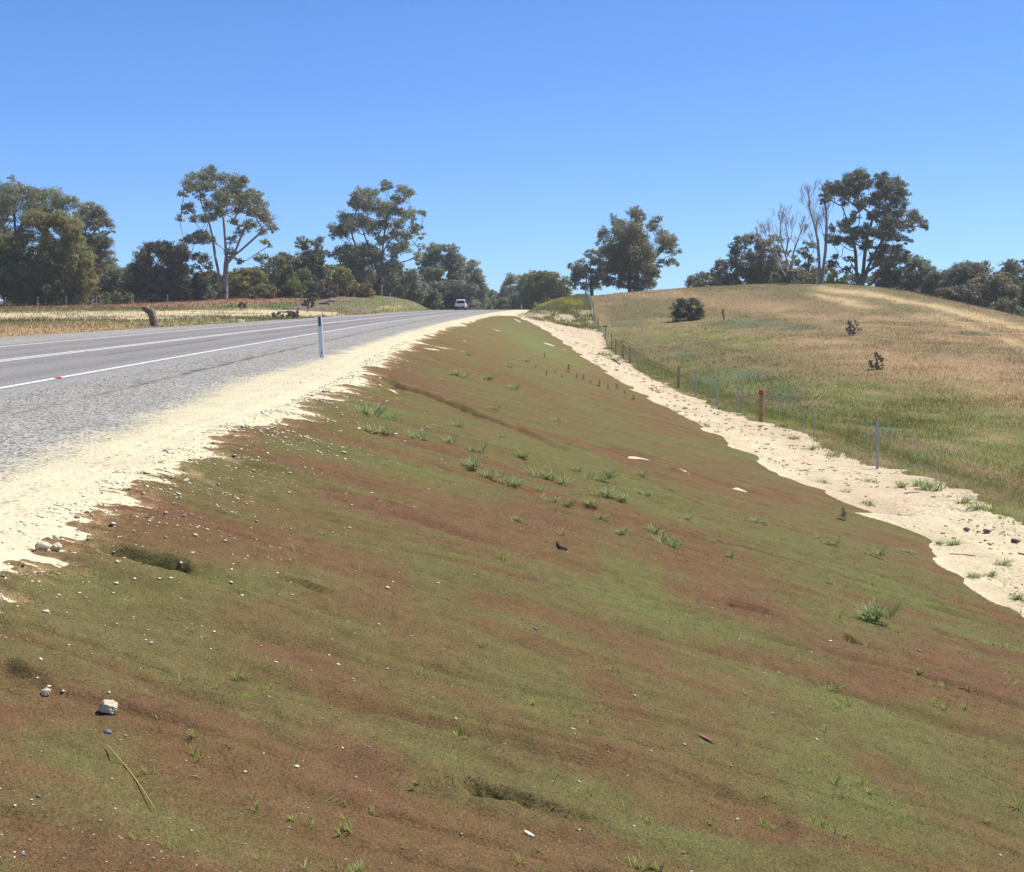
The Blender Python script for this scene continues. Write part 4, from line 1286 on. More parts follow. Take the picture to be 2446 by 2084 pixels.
# big clump above the fence line
build_tree('gum_tree', 'tall gum with ragged spreading crown behind the large olive tree', 'tree', HC, Z3(1100, 880)[0], 196,
    cl(Z3, [(830, 380, 52), (840, 430, 52), (930, 290, 42), (970, 330, 52), (1080, 240, 54), (1135, 265, 52), (1120, 320, 52), (1260, 290, 44), (1240, 350, 54), (1305, 280, 26), (1310, 430, 72), (1380, 460, 62), (1340, 520, 72), (1430, 560, 44), (1400, 640, 42), (1330, 640, 44), (1440, 665, 22), (910, 265, 26), (1110, 200, 26), (1290, 770, 22), (1260, 700, 50)]),
    tl(Z3, [(1100, 880), (1110, 700), (1120, 520), (1120, 380), (1110, 280)], [(1120, 700), (1230, 640), (1320, 540), (1390, 480)], [(1115, 560), (980, 440), (880, 390)]),
    BLUE, base_r=.5, dens=.9, depth=.6)
build_tree('wattle_tree', 'large dense olive tree reaching the ground behind the paddock fence', 'tree', HC, Z3(1050, 885)[0], 186,
    cl(Z3, [(1050, 380, 90), (960, 450, 100), (1120, 440, 100), (930, 540, 100), (1080, 530, 110), (1190, 560, 90), (1000, 620, 110), (1150, 640, 110), (1050, 720, 110), (1220, 720, 76), (940, 700, 84), (980, 810, 72), (1130, 810, 80), (1200, 810, 60), (880, 800, 56)]),
    tl(Z3, [(1050, 885), (1050, 740), (1050, 560)]), (.21, .195, .10), base_r=.35, dens=1.0, depth=.8)
build_tree('gum_tree', 'dark ragged gum at the left side of the clump above the fence', 'tree', HC, Z3(740, 895)[0], 200,
    cl(Z3, [(730, 575, 46), (770, 640, 52), (700, 590, 30), (650, 665, 54), (600, 700, 50), (700, 740, 72), (620, 780, 62), (800, 740, 64), (760, 830, 56), (680, 850, 46), (552, 670, 26), (820, 560, 52), (810, 480, 36), (840, 660, 50), (590, 830, 40)]),
    tl(Z3, [(740, 895), (735, 800), (720, 700), (730, 620)], [(735, 780), (650, 740), (590, 700)]), BLUE, base_r=.3, dens=.95, depth=.7)
# along the crest
S('shrub', 'low grey bush on the skyline left of the crest trees', 'shrub', HC, 1678, 652, 694, 34, 186, BLUE, 14)
S('gum_tree', 'dark ragged gum at the near end of the crest trees', 'tree', HC, 1785, 562, 692, 42, 182, DARK, 24, low=.1)
S('wattle_tree', 'low dark bush tree joining the crest gum', 'tree', HC, 1738, 620, 692, 36, 184, BLUE, 16)
S('gum_tree', 'rounded brownish gum behind the bare fallen branches', 'tree', HC, 1838, 562, 690, 40, 180, BROWNG, 22)
S('wattle_tree', 'dark green tree between both bare trees', 'tree', HC, 1932, 576, 688, 28, 182, DARK, 18)
S('shrub', 'pale grey green shrubs at the foot of the smaller bare tree', 'shrub', HC, 1882, 640, 687, 34, 172, (.21, .23, .14), 13)
S('shrub', 'leafy green bush beside the smaller bare tree', 'shrub', HC, 1893, 598, 670, 18, 176, MIDG, 9)
S('shrub', 'olive shrub just left of the tall bare trunks', 'shrub', HC, 1935, 640, 686, 24, 170, OLIVE, 10)
S('shrub', 'mid green bush between bare trunks and big gum', 'shrub', HC, 1998, 638, 686, 22, 168, MIDG, 11)
S('shrub', 'low shrub right of the big gum trunk', 'shrub', HC, 2110, 648, 690, 26, 166, BLUE, 10)
S('wattle_tree', 'rounded grey tree right of the big hill gum', 'tree', HC, 2165, 608, 704, 52, 168, BLUE, 30)
S('shrub', 'dark bush on the skyline past the rounded grey tree', 'shrub', HC, 2140, 688, 708, 24, 150, DARK, 9)
S('gum_tree', 'small light green tree peeping over the descending crest', 'tree', HC, 2226, 636, 705, 20, 190, (.22, .24, .13), 9)
S('wattle_tree', 'dark scrub tree on the descending crest', 'tree', HC, 2255, 648, 720, 46, 165, DARK, 24)
S('wattle_tree', 'tall rounded scrub tree on the descending crest', 'tree', HC, 2316, 626, 738, 56, 160, BLUE, 30)
S('wattle_tree', 'brownish scrub tree near the right end of the crest', 'tree', HC, 2374, 652, 752, 50, 155, BROWNG, 26)
S('gum_tree', 'dark gum at the right edge of the picture', 'tree', HC, 2428, 622, 765, 50, 158, DARK, 30)
S('shrub', 'dark low bush under the gum at the right edge', 'shrub', HC, 2400, 715, 760, 34, 146, DARK, 11)
S('shrub', 'brown scrub filling the descending crest line', 'shrub', HC, 2290, 684, 738, 44, 152, (.19, .165, .115), 18)
S('gum_tree', 'gum past the right edge of the hill crest', 'tree', HC, 2530, 600, 790, 70, 160, GREY, 24)
# a second row behind the first
ORD2 = ['first', 'second', 'third', 'fourth', 'fifth', 'sixth', 'seventh', 'eighth', 'ninth', 'tenth', 'eleventh', 'twelfth', 'thirteenth', 'fourteenth', 'fifteenth']
for i, (x, t, hw, d, c) in enumerate([(-40, 600, 60, 215, DARK), (60, 610, 60, 212, MIDG), (160, 600, 60, 215, DARK), (255, 640, 55, 214, BLUE), (330, 632, 50, 212, DARK), (420, 650, 55, 214, MIDG), (505, 655, 48, 212, BLUE), (560, 652, 46, 214, DARK), (635, 640, 50, 216, DARK), (700, 630, 50, 214, DARK), (775, 625, 50, 218, DARK),
                                      (840, 640, 46, 222, DARK), (905, 650, 50, 224, DARK), (960, 660, 46, 232, MIDG), (1020, 640, 46, 240, DARK)]):
    S('gum_tree', 'dark woodland tree in the second row beyond the road, ' + ORD2[i] + ' from left', 'tree', 'second row of trees beyond the road', x, t, 722, hw, d, c, 13, low=.05)
for i, (x, t, hw, d, c) in enumerate([(1720, 655, 36, 200, DARK), (1810, 630, 40, 198, DARK), (1875, 640, 36, 196, BLUE), (1960, 640, 34, 196, MIDG), (2040, 655, 36, 192, DARK), (2110, 650, 34, 188, DARK), (2215, 668, 40, 180, BLUE), (2275, 670, 36, 176, DARK), (2345, 680, 44, 172, MIDG), (2420, 690, 44, 168, DARK)]):
    S('wattle_tree', 'dark scrub tree in the row behind the hill crest, ' + ORD2[i] + ' from left', 'tree', 'second row of trees behind the hill crest', x, t, 745 if x > 2150 else 705, hw, d, c, 12, low=.05)
# paddock bushes
S('shrub', 'round dark green bush standing alone in the sunny paddock', 'shrub', 'lone paddock bushes', 1643, 713, 767, 33, 126, (.16, .165, .085), 20, leaf=.13)
S('shrub', 'small upright dark bush in dry brown paddock grass', 'shrub', 'lone paddock bushes', 2038, 766, 804, 14, 92, (.17, .18, .10), 9, leaf=.10, dens=.9, low=.2, base_r=.03)
S('shrub', 'feathery grey green bush lowest on the paddock', 'shrub', 'lone paddock bushes', 2095, 845, 886, 16, 64, (.26, .30, .16), 10, leaf=.08, dens=.9, low=.12, base_r=.02)
S('shrub', 'thin dark sapling right of the lone round bush', 'shrub', 'lone paddock bushes', 1729, 738, 764, 4, 122, (.14, .145, .085), 5, leaf=.11, dens=.8)

# bare trees
def dead_tree(name, label, px, D, stems, base_r, seed):
    rg = np.random.default_rng(seed)
    X0 = (px - CX) / F * D; Z0 = float(H(np.array([X0]), np.array([float(D)]))[0]) - .1
    A = []; B = []; ra = []; rb = []
    def seg(a, b, r0, r1): A.append(a); B.append(b); ra.append(r0); rb.append(r1)
    def grow(p, d, L, r, lev):
        n = 4
        for i in range(n):
            d = d + rg.normal(0, .10, 3) + np.array([0, 0, .05]); d /= np.linalg.norm(d)
            q = p + d * L / n
            r2 = r * (1 - .14)
            seg(p, q, r, r2)
            if lev > 0 and i >= 1:
                for _ in range(1 if i < 3 else 2):
                    s = rg.normal(0, 1, 3); s -= d * s.dot(d); s /= np.linalg.norm(s)
                    grow(q, d * .80 + s * rg.uniform(.3, .65) + np.array([0, 0, .22]), L * rg.uniform(.5, .8), r2 * .6, lev - 1)
            p, r = q, r2
    for L in stems:
        pts = []
        for j, (x, y) in enumerate(L):
            w = np.array([(x - CX) / F * D - X0, rg.normal(0, .3) * j, CAM_Z - (y - HOR) / F * D - Z0]); pts.append(w)
        n = len(pts)
        for j in range(n - 1):
            r0 = base_r * (1 - .75 * j / n); r1 = base_r * (1 - .75 * (j + 1) / n)
            seg(pts[j], pts[j + 1], r0, r1)
            d = pts[j + 1] - pts[j]; Ls = np.linalg.norm(d); d = d / Ls
            if j >= 1 or n < 4:
                for _ in range(4 if j > 1 else 2):
                    t = rg.uniform(.2, 1); s = rg.normal(0, 1, 3); s -= d * s.dot(d); s /= np.linalg.norm(s)
                    grow(pts[j] + d * Ls * t, d * .85 + s * rg.uniform(.3, .6), rg.uniform(.6, 1.1) * Ls * .8, r1 * .36, 2)
        grow(pts[-1], d, Ls * .45, r1, 2)
    V, Fc = tubes_np(A, B, np.maximum(ra, .02), np.maximum(rb, .018), 4)
    root = empty(name, (X0, D, Z0), label, 'tree', 'bare dead trees on the hill crest')
    link('branches', make_mesh('branches', V, Fc, None, True), M['deadwood'], root)
    return root
dead_tree('dead_tree', 'tall bare dead tree with twin trunks beside the big hill gum', Z4(500, 935)[0], 166,
          [[Z4(495, 940), Z4(488, 780), Z4(482, 620), Z4(465, 500), Z4(440, 370), Z4(420, 290)], [Z4(512, 935), Z4(540, 700), Z4(560, 530), Z4(545, 390), Z4(525, 290)]], .24, 5)
dead_tree('dead_tree', 'smaller bare dead tree with fan of fine branches', Z4(270, 900)[0], 172,
          [[Z4(262, 900), Z4(250, 720), Z4(245, 600), Z4(240, 500)], [Z4(280, 900), Z4(300, 700), Z4(330, 600), Z4(350, 520)], [Z4(265, 800), Z4(215, 640), Z4(190, 520)]], .15, 6)
dead_tree('dead_tree', 'leaning bare dead limbs left of the smaller bare tree', Z4(240, 880)[0], 168,
          [[Z4(240, 880), Z4(150, 740), Z4(80, 640), Z4(40, 570)], [Z4(200, 820), Z4(150, 640), Z4(130, 560)]], .12, 8)
# pale dead limbs hanging in the leftmost gum

# ----------------------------------------------------------------------------
# white pickup
# ----------------------------------------------------------------------------
M['white_paint'] = plain('white_car_paint', (.88, .88, .88), .25, None, spec=.5)
M['glass'] = plain('dark_glass', (.015, .018, .02), .2, None, spec=.25)
M['black_trim'] = plain('black_plastic', (.02, .02, .022), .6)
M['rubber'] = plain('tyre_rubber', (.025, .025, .025), .85)
M['rim'] = plain('alloy_rim', (.45, .45, .46), .35, metal=.8)
M['red_lens'] = plain('red_lens', (.35, .015, .015), .25)
M['plate'] = plain('number_plate', (.75, .75, .72), .5)
def pickup():
    D = 211.0; u = -12.25
    x = float(C(D)) + u
    root = empty('pickup_truck', (x, D, float(road_z(D))), 'white dual cab pickup truck driving away at the road crest', 'pickup', None, rz=-2 * 2.157e-4 * D + .0295)
    W2 = .9
    b = MB()                                                     # lower body, hood to tailgate (rear at y = 0)
    b.prism_x([(0.06, .52), (0.02, .62), (0.02, 1.02), (.04, 1.06), (1.50, 1.08), (3.55, 1.06), (4.70, .98), (5.05, .86), (5.10, .55), (4.95, .45), (.2, .45)], -W2, W2, [.05, .03, .03, .08, .06, .06, .12, .16, .12, .1, .06])
    b.build('body', M['white_paint'], root)
    c = MB()                                                     # cab
    c.prism_x([(1.46, 1.07), (1.62, 1.66), (1.80, 1.76), (3.0, 1.76), (3.25, 1.68), (3.85, 1.07)], -W2 + .05, W2 - .05, [0, .14, .20, .20, .15, 0])
    cab = c.build('cab', M['white_paint'], root)
    g = MB(); g.prism_x([(1.475, 1.16), (1.605, 1.62), (1.63, 1.62), (1.50, 1.16)], -.68, .68, [0, .08, .08, 0])
    for v in range(len(g.V)): g.V[v] = (g.V[v][0], g.V[v][1] - .022, g.V[v][2])
    g.build('rear_window', M['glass'], cab)
    for s_ in (-1, 1):
        for y0, y1 in ((1.78, 2.42), (2.52, 3.40)):
            w = MB(); w.add([(s_ * .862, y0, 1.12), (s_ * .862, y1, 1.12), (s_ * .735, y1 - (.22 if y1 > 3 else 0), 1.62), (s_ * .735, y0 + (.02), 1.62),
                             (s_ * .845, y0, 1.12), (s_ * .845, y1, 1.12), (s_ * .718, y1 - (.22 if y1 > 3 else 0), 1.62), (s_ * .718, y0 + .02, 1.62)],
                            [(0, 1, 2, 3), (7, 6, 5, 4), (0, 4, 5, 1), (2, 6, 7, 3), (1, 5, 6, 2), (0, 3, 7, 4)])
            w.build('side_window', M['glass'], cab)
        m = MB(); m.box(s_ * 1.0 - .09, s_ * 1.0 + .09, 3.15, 3.23, 1.10, 1.28, .02); m.build('mirror', M['black_trim'], root)
        l = MB(); l.box(s_ * .84 - .065, s_ * .84 + .065, -.015, .05, .70, 1.02, .015); l.build('tail_light', M['red_lens'], root)
        h = MB(); h.box(s_ * .70 - .14, s_ * .70 + .14, 5.02, 5.12, .68, .82, .02); h.build('headlight', M['plate'], root)
        for y in (1.15, 4.1):
            t = MB()
            t.tube([(s_ * .68, y, .38), (s_ * .70, y, .38), (s_ * .88, y, .38), (s_ * .905, y, .38)], [.34, .38, .38, .34], 18)
            tw = t.build('wheel', M['rubber'], root, smooth=False)
            r = MB(); r.tube([(s_ * .89, y, .38), (s_ * .915, y, .38)], [.23, .21], 14); r.build('rim', M['rim'], tw)
    tg = MB(); tg.box(-.72, .72, -.012, .03, .60, 1.05, .012); tgo = tg.build('tailgate', M['white_paint'], root)
    hd = MB(); hd.box(-.10, .10, -.022, -.010, .90, .95); hd.build('tailgate_handle', M['black_trim'], tgo)
    bm = MB(); bm.box(-.86, .86, -.16, .05, .36, .58, .03); bo = bm.build('rear_bumper', M['black_trim'], root)
    pl = MB(); pl.box(-.18, .18, -.172, -.158, .42, .52); pl.build('number_plate', M['plate'], bo)
    tr = MB(); tr.box(-.70, .70, .10, 1.44, 1.065, 1.095); tr.build('tray_cover', M['black_trim'], root)
    un = MB(); un.box(-.55, .55, .15, 4.8, .28, .46); un.build('underbody', M['black_trim'], root)
pickup()

# ----------------------------------------------------------------------------
# guide posts and pavement markers
# ----------------------------------------------------------------------------
M['post_white'] = plain('guide_post_plastic', (.66, .68, .70), .5, 8, .06)
M['reflector'] = plain('dark_reflector', (.06, .06, .065), .3, 40, .3)
M['reflector_red'] = plain('red_reflector', (.30, .03, .03), .3)
M['mark'] = plain('post_print', (.08, .10, .16), .6)
def guide_post(px, D, label, h=1.0, lean=(0, 0), ut=None, refl='reflector', sidepos=None):
    u = ut
    x = float(C(D)) + u if u is not None else (px - CX) / F * D
    z = float(H(np.array([x]), np.array([D]))[0])
    root = empty('guide_post', (x, D, z), label, 'guide post', 'white roadside guide posts')
    root.rotation_euler = (lean[1], lean[0], 0)
    b = MB(); n = 8; V = []
    prof = [(-.052, .012), (-.044, -.008), (-.02, -.016), (.02, -.016), (.044, -.008), (.052, .012), (.02, .003), (-.02, .003)]   # shallow channel section
    for zz, sc in ((-.25, 1.06), (.3, 1.03), (h - .03, 1.0), (h, .93)):
        V += [(p[0] * sc, p[1], zz) for p in prof]
    Fs = [tuple(range(7, -1, -1)), tuple(range(24, 32))]
    for k in range(3):
        for j in range(8): Fs.append((k * 8 + j, k * 8 + (j + 1) % 8, k * 8 + 8 + (j + 1) % 8, k * 8 + 8 + j))
    b.add(V, Fs); b.build('post', M['post_white'], root)
    r = MB(); r.box(-.026, .026, -.022, -.015, h - .27, h - .05, .003); r.build('reflector', M[refl], root)
    m = MB(); m.add([(-.016, -.0185, .10), (.016, -.0185, .10), (.009, -.0185, .125), (.004, -.0185, .15), (-.003, -.0185, .15), (-.009, -.0185, .12), (-.016, -.0165, .10), (.016, -.0165, .10), (.009, -.0165, .125), (.004, -.0165, .15), (-.003, -.0165, .15), (-.009, -.0165, .12)],
                    [(0, 1, 2, 3, 4, 5), (11, 10, 9, 8, 7, 6)] + [(i, 6 + i, 6 + (i + 1) % 6, (i + 1) % 6) for i in range(6)])
    m.build('printed_mark', M['mark'], root)
guide_post(769, 28.9, 'near white guide post with dark reflector leaning slightly on the gravel shoulder', 1.0, lean=(-.062, 0))
guide_post(1175, 174.0, 'distant white guide post on the near shoulder at the road crest', 1.0)
guide_post(1246, 213.0, 'tiny white guide post farthest away beside the roadside bank', 1.0)
guide_post(932, 172.0, 'small white guide post across the road in front of the earth mound', 1.0)

M['yellow_marker'] = plain('yellow_marker', (.62, .42, .05), .45)
M['red_marker'] = plain('red_marker', (.55, .06, .06), .45)
def marker(px, py, mat, label):
    D = F * CAM_Z / (py - HOR); x = (px - CX) / F * D
    b = MB(); V = []
    w, l, h = .06, .055, .022
    V = [(-w, -l, .006), (w, -l, .006), (w, l, .006), (-w, l, .006), (-w * .72, -l * .45, .006 + h), (w * .72, -l * .45, .006 + h), (w * .72, l * .45, .006 + h), (-w * .72, l * .45, .006 + h)]
    b.add(V, [(3, 2, 1, 0), (4, 5, 6, 7), (0, 1, 5, 4), (1, 2, 6, 5), (2, 3, 7, 6), (3, 0, 4, 7)])
    o = b.build('pavement_marker', M[mat], None, (x, D, 0))
    tag(o, label, 'road marker', 'raised pavement markers')
marker(165, 841, 'yellow_marker', 'yellow raised marker beyond the double centre line, nearest pair')
marker(206, 840, 'yellow_marker', 'yellow raised marker on the near side of the double centre line, nearest pair')
marker(453, 806, 'yellow_marker', 'yellow raised marker beyond the double centre line, farther pair')
marker(483, 805, 'yellow_marker', 'yellow raised marker on the near side of the double centre line, farther pair')
marker(140, 905, 'red_marker', 'red raised marker beside the near edge line close to the picture edge')
marker(715, 806, 'red_marker', 'red raised marker beside the near edge line close to the guide post')

# ----------------------------------------------------------------------------
# fences
# ----------------------------------------------------------------------------
M['galv'] = plain('galvanised_steel', (.40, .42, .45), .45, 10, .15, metal=.35)
M['dark_steel'] = plain('dark_steel_post', (.11, .115, .115), .6, 10, .2)
M['timber'] = plain('treated_pine', (.33, .215, .10), .85, 5, .3, 20, .01)
M['red_cap'] = plain('red_paint', (.42, .025, .03), .55, 12, .15)
M['wire'] = plain('fence_wire', (.35, .36, .37), .5, metal=.4)
M['stake'] = plain('pale_stake', (.42, .38, .30), .8, 8, .2)
fy0 = 22.0
fence = empty('wire_fence', (float(C(26)) + U_FENCE, 26, float(z_fence(26))), 'long post and wire paddock fence beside the sand track', 'fence')
def fpos(px, py):
    D, z = _fence(px, py); x = float(C(D)) + U_FENCE
    return x, D, float(H(np.array([x]), np.array([D]))[0])
def fadd(mb, name, mat, p, label=None, parent=None):
    o = link(name, mb.mesh(name), M[mat], parent or fence)
    if parent is None:
        o.location = (p[0] - fence.location.x, p[1] - fence.location.y, p[2] - fence.location.z)
    if label: o['label'] = label
    return o
def picket(px, py, hpx, kind='steel'):
    p = fpos(px, py); h = hpx / F * p[1]
    m = MB()
    if kind == 'steel':                                       # three-bladed star picket
        for a in (90, 210, 330):
            c_, s_ = math.cos(R(a)), math.sin(R(a)); t = .006; w = .036
            V = []
            for z in (-.2, h):
                V += [(-s_ * t, c_ * t, z), (s_ * t, -c_ * t, z), (c_ * w + s_ * t * .6, s_ * w - c_ * t * .6, z), (c_ * w - s_ * t * .6, s_ * w + c_ * t * .6, z)]
            m.add(V, [(3, 2, 1, 0), (4, 5, 6, 7), (0, 1, 5, 4), (1, 2, 6, 5), (2, 3, 7, 6), (3, 0, 4, 7)])
        return fadd(m, 'steel_picket', 'galv', p), p, h
    if kind == 'dark':
        m.tube([(0, 0, -.2), (0, 0, h - .02), (0, 0, h)], [.035, .035, .028], 8)
        return fadd(m, 'steel_post', 'dark_steel', p), p, h
    if kind == 'dropper':
        m.tube([(0, 0, 0), (.004, 0, h * .5), (0, 0, h)], [.013, .013, .012], 5)
        return fadd(m, 'wire_dropper', 'stake', p), p, h
    if kind == 'timber':
        m.tube([(0, 0, -.2), (0, 0, .2), (.006, 0, h - .015), (.006, 0, h)], [.078, .077, .072, .066], 12)
        return fadd(m, 'timber_post', 'timber', p), p, h
picket(2249, 1170, 115, 'dropper'); o, p, h = picket(2096, 1132, 117); o['label'] = 'nearest bright steel star picket'
b = MB(); b.tube([(.0, 0, -.2), (0, 0, h * .98)], [.028, .024], 6); o2 = link('picket_sleeve', b.mesh('picket_sleeve'), M['galv'], o)
picket(2074, 1109, 100, 'dropper'); picket(1945, 1060, 92, 'dropper'); picket(1862, 1022, 62, 'dropper')
o, p, h = picket(1818, 1010, 77, 'timber'); o['label'] = 'round timber post with red painted top'
cp = MB(); cp.tube([(.006, 0, h - .16), (.006, 0, h + .004), (.006, 0, h + .012)], [.0765, .074, .06], 12); link('painted_top', cp.mesh('painted_top'), M['red_cap'], o)
picket(1763, 990, 68); picket(1713, 971, 64); picket(1662, 951, 58)
picket(1621, 927, 55, 'timber')
picket(1584, 917, 50, 'dropper'); picket(1553, 899, 46, 'dropper'); picket(1527, 884, 28, 'dropper')
o, p3, h3 = picket(1505, 872, 42, 'timber'); o1, p1, h1 = picket(1488, 866, 43, 'timber')
pB = (p1[0] - .25, p1[1] + 3.2); zB = float(H(np.array([pB[0]]), np.array([pB[1]]))[0])
m = MB(); m.tube([(0, 0, -.2), (0, 0, 1.15), (0, 0, 1.2)], [.08, .076, .07], 12); fadd(m, 'timber_post', 'timber', (pB[0], pB[1], zB))
m = MB(); a = np.array(p1) + [0, 0, h1 * .86]; bb = np.array(p3) + [0, 0, h3 * .86]
m.tube([(0, 0, 0), tuple(bb - a)], [.05, .05], 10); fadd(m, 'timber_rail', 'timber', tuple(a))
for q in [(1461, 838, 39), (1446, 815, 34), (1429, 786, 28), (1418, 763, 25)]:
    picket(q[0], q[1], q[2], 'dark')
for y in np.arange(139, 215, 8.0):                              # on up the hill
    x = float(C(y)) + U_FENCE; z = float(H(np.array([x]), np.array([y]))[0])
    m = MB(); m.tube([(0, 0, -.2), (0, 0, 1.15), (0, 0, 1.17)], [.034, .034, .026], 8); fadd(m, 'steel_post', 'dark_steel', (x, y, z))
ys = np.r_[np.arange(16, 60, 1.5), np.arange(60, 216, 4.0)]
for k, hz in enumerate((.18, .38, .58, .78, .98)):
    m = MB(); P = []
    for y in ys:
        x = float(C(y)) + U_FENCE - .03; z = float(H(np.array([x]), np.array([y]))[0])
        P.append((x - fence.location.x, y - fence.location.y, z + hz - fence.location.z))
    m.tube(P, [max(.0016, .00006 * y) for y in ys], 4, cap=False)
    link('wire', m.mesh('wire'), M['wire'], fence)
# small green sign by the fence
M['green_sign'] = plain('green_sheet', (.03, .30, .16), .5, 8, .15)
x, y, z = fpos(1436, 797); x += .35
sg = empty('marker_sign', (x, y, z), 'small green sign on two thin stakes by the fence', 'sign')
b = MB(); b.box(-.24, .24, -.008, .008, .62, .80); b.build('panel', M['green_sign'], sg)
for dx in (-.16, .14):
    b = MB(); b.tube([(dx, .012, -.1), (dx, .012, .66)], [.016, .016], 5); b.build('stake', M['stake'], sg)

lf = empty('wire_fence', (-62, 150, float(H(np.array([-62.]), np.array([150.]))[0])), 'sparse far fence of thin posts in the dry grass beyond the road', 'fence')
tops = []
for px in (13, 90, 158, 230, 318, 400, -60):
    D = 152.0; x = (px - CX) / F * D; z = float(H(np.array([x]), np.array([D]))[0])
    b = MB(); b.tube([(0, 0, -.2), (.01, 0, 1.25), (.01, 0, 1.28)], [.045, .042, .03], 8)
    o = link('timber_post', b.mesh('timber_post'), M['stake'], lf); o.location = (x + 62, D - 150, z - lf.location.z)
    tops.append((x + 62, D - 150, z - lf.location.z))
tops.sort()
for hz in (.4, .8, 1.15):
    b = MB(); b.tube([(p[0], p[1], p[2] + hz) for p in tops], .003, 4, cap=False); link('wire', b.mesh('wire'), M['wire'], lf)

ORD = ['first', 'second', 'third', 'fourth', 'fifth', 'sixth', 'seventh', 'eighth', 'ninth', 'tenth', 'eleventh', 'twelfth', 'thirteenth', 'fourteenth', 'fifteenth', 'sixteenth', 'seventeenth', 'eighteenth', 'nineteenth', 'twentieth']
def zone(px, py):
    row = ['far up the slope', 'above the weedy patch', 'atop the weedy patch', 'amid the weedy patch', 'below the weedy patch', 'half way down', 'in the middle foreground', 'in the lower foreground', 'along the bottom edge'][int(np.searchsorted([930, 1070, 1135, 1200, 1290, 1500, 1750, 1980], py))]
    col = ['at far left', 'left of centre', 'at centre', 'right of centre', 'at far right'][min(4, max(0, int(px / 489.2)))]
    return row + ' ' + col
def zone_labels(base, L):
    zs = {}
    for i, q in enumerate(L): zs.setdefault(zone(q[0], q[1]), []).append((q[0], i))
    out = [None] * len(L)
    for z, v in zs.items():
        v.sort()
        for k, (_, i) in enumerate(v):
            out[i] = f'{base} {z}' if len(v) == 1 else f'{base} {z}, {ORD[k]} from left'
    return out
# ----------------------------------------------------------------------------
# rocks and pebbles
# ----------------------------------------------------------------------------
def rock_mesh(name, rx, ry, rz, seed, sub=3, rough=.35):
    import bmesh
    bm = bmesh.new(); bmesh.ops.create_icosphere(bm, subdivisions=sub, radius=1)
    rg = np.random.default_rng(seed)
    cuts = [(rg.normal(0, 1, 3), rg.uniform(.5, .95)) for _ in range(7)]
    for n_, d in cuts: n_ /= np.linalg.norm(n_)
    for v in bm.verts:
        p = np.array(v.co)
        for n_, d in cuts:
            e = p.dot(n_) - d
            if e > 0: p = p - n_ * e * .85
        f = 1 + rough * (float(fbm(p[0] * 2 + seed, p[1] * 2 + p[2] * 1.7, 3, seed)) - .5) + rough * .6 * (float(fbm(p[0] * 5 + seed, p[1] * 5 + p[2] * 4.3, 2, seed + 5)) - .5)
        v.co = (p[0] * rx * f, p[1] * ry * f, p[2] * rz * f)
    me = bpy.data.meshes.new(name); bm.to_mesh(me); bm.free()
    return me

def put_rock(px, py, wpx, label, mat='limestone', asp=(1, .85, .72), seed=1, group=None, name='rock', rot=0.0, sub=3):
    x, y, z = hit(px, py + wpx * .3)
    r = wpx / 2 / F * y
    me = rock_mesh(name, r * asp[0], r * asp[1], r * asp[2], seed, sub)
    o = link(name, me, M[mat], None, (x, y, z + r * asp[2] * .62))
    o.rotation_euler = (0, 0, rot)
    return tag(o, label, 'rock', group)
put_rock(260, 1693, 42, 'largest pitted limestone rock alone on the foreground mulch', seed=3, asp=(1.05, .8, .95), sub=4)
put_rock(107, 1655, 27, 'pale limestone rock left of the largest foreground rock', seed=4, asp=(1, .9, .8), sub=4)
put_rock(103, 1308, 40, 'big white limestone lump at the corner of the sandy edge', seed=5)
put_rock(133, 1311, 30, 'white limestone lump touching the big lump at the sandy edge', seed=6)
put_rock(132, 1283, 18, 'round cream stone just above the lumps at the sandy edge', seed=7)
put_rock(148, 1285, 13, 'smaller cream stone beside the round one at the sandy edge', seed=8, sub=2)
put_rock(277, 1390, 13, 'triangular cream stone on green mulch below the lumps', seed=9, sub=2)
put_rock(109, 1471, 19, 'oval cream stone alone on mulch below the sandy corner', seed=10, asp=(1, .8, .6))
put_rock(459, 1335, 13, 'oval cream stone above the dark eroded hollow', seed=11, sub=2)
put_rock(362, 1551, 12, 'bright white quartz pebble in the foreground', seed=12, sub=2)
put_rock(258, 1739, 20, 'blue grey stone just below the largest foreground rock', 'bluestone', (1, .8, .6), seed=13)
put_rock(56, 2030, 24, 'long blue grey stone splinter near the bottom corner', 'bluestone', (1, .25, .22), seed=14, rot=-.5)
PE = [(185, 1233, 18), (213, 1280, 14), (397, 1297, 12), (191, 1255, 11), (252, 1280, 9), (321, 1281, 10), (64, 1371, 13), (6, 1371, 15), (299, 1750, 8), (289, 2011, 9), (471, 2038, 10), (367, 2057, 10), (385, 2041, 9), (71, 2003, 9), (220, 2034, 8), (311, 2063, 7), (439, 1247, 12), (457, 1244, 9), (478, 1253, 8), (395, 1240, 13), (522, 1150, 10), (415, 1200, 11), (352, 1190, 11), (338, 1215, 8), (640, 1033, 10), (760, 990, 9), (785, 1090, 8), (745, 1136, 8), (715, 1105, 7), (523, 1285, 9), (600, 1278, 9), (548, 1296, 8), (645, 1324, 8), (690, 1300, 8), (160, 1310, 9), (172, 1292, 8), (225, 1210, 8), (247, 1212, 7), (510, 1060, 9), (555, 1145, 8), (620, 1110, 7), (1262, 1979, 6), (812, 1711, 6), (770, 1735, 6), (1376, 1792, 6), (1450, 1810, 5)]
pm = [rock_mesh('pebble', 1, .85, .7, 40 + k, 2) for k in range(5)]
PL = zone_labels('cream limestone pebble', PE)
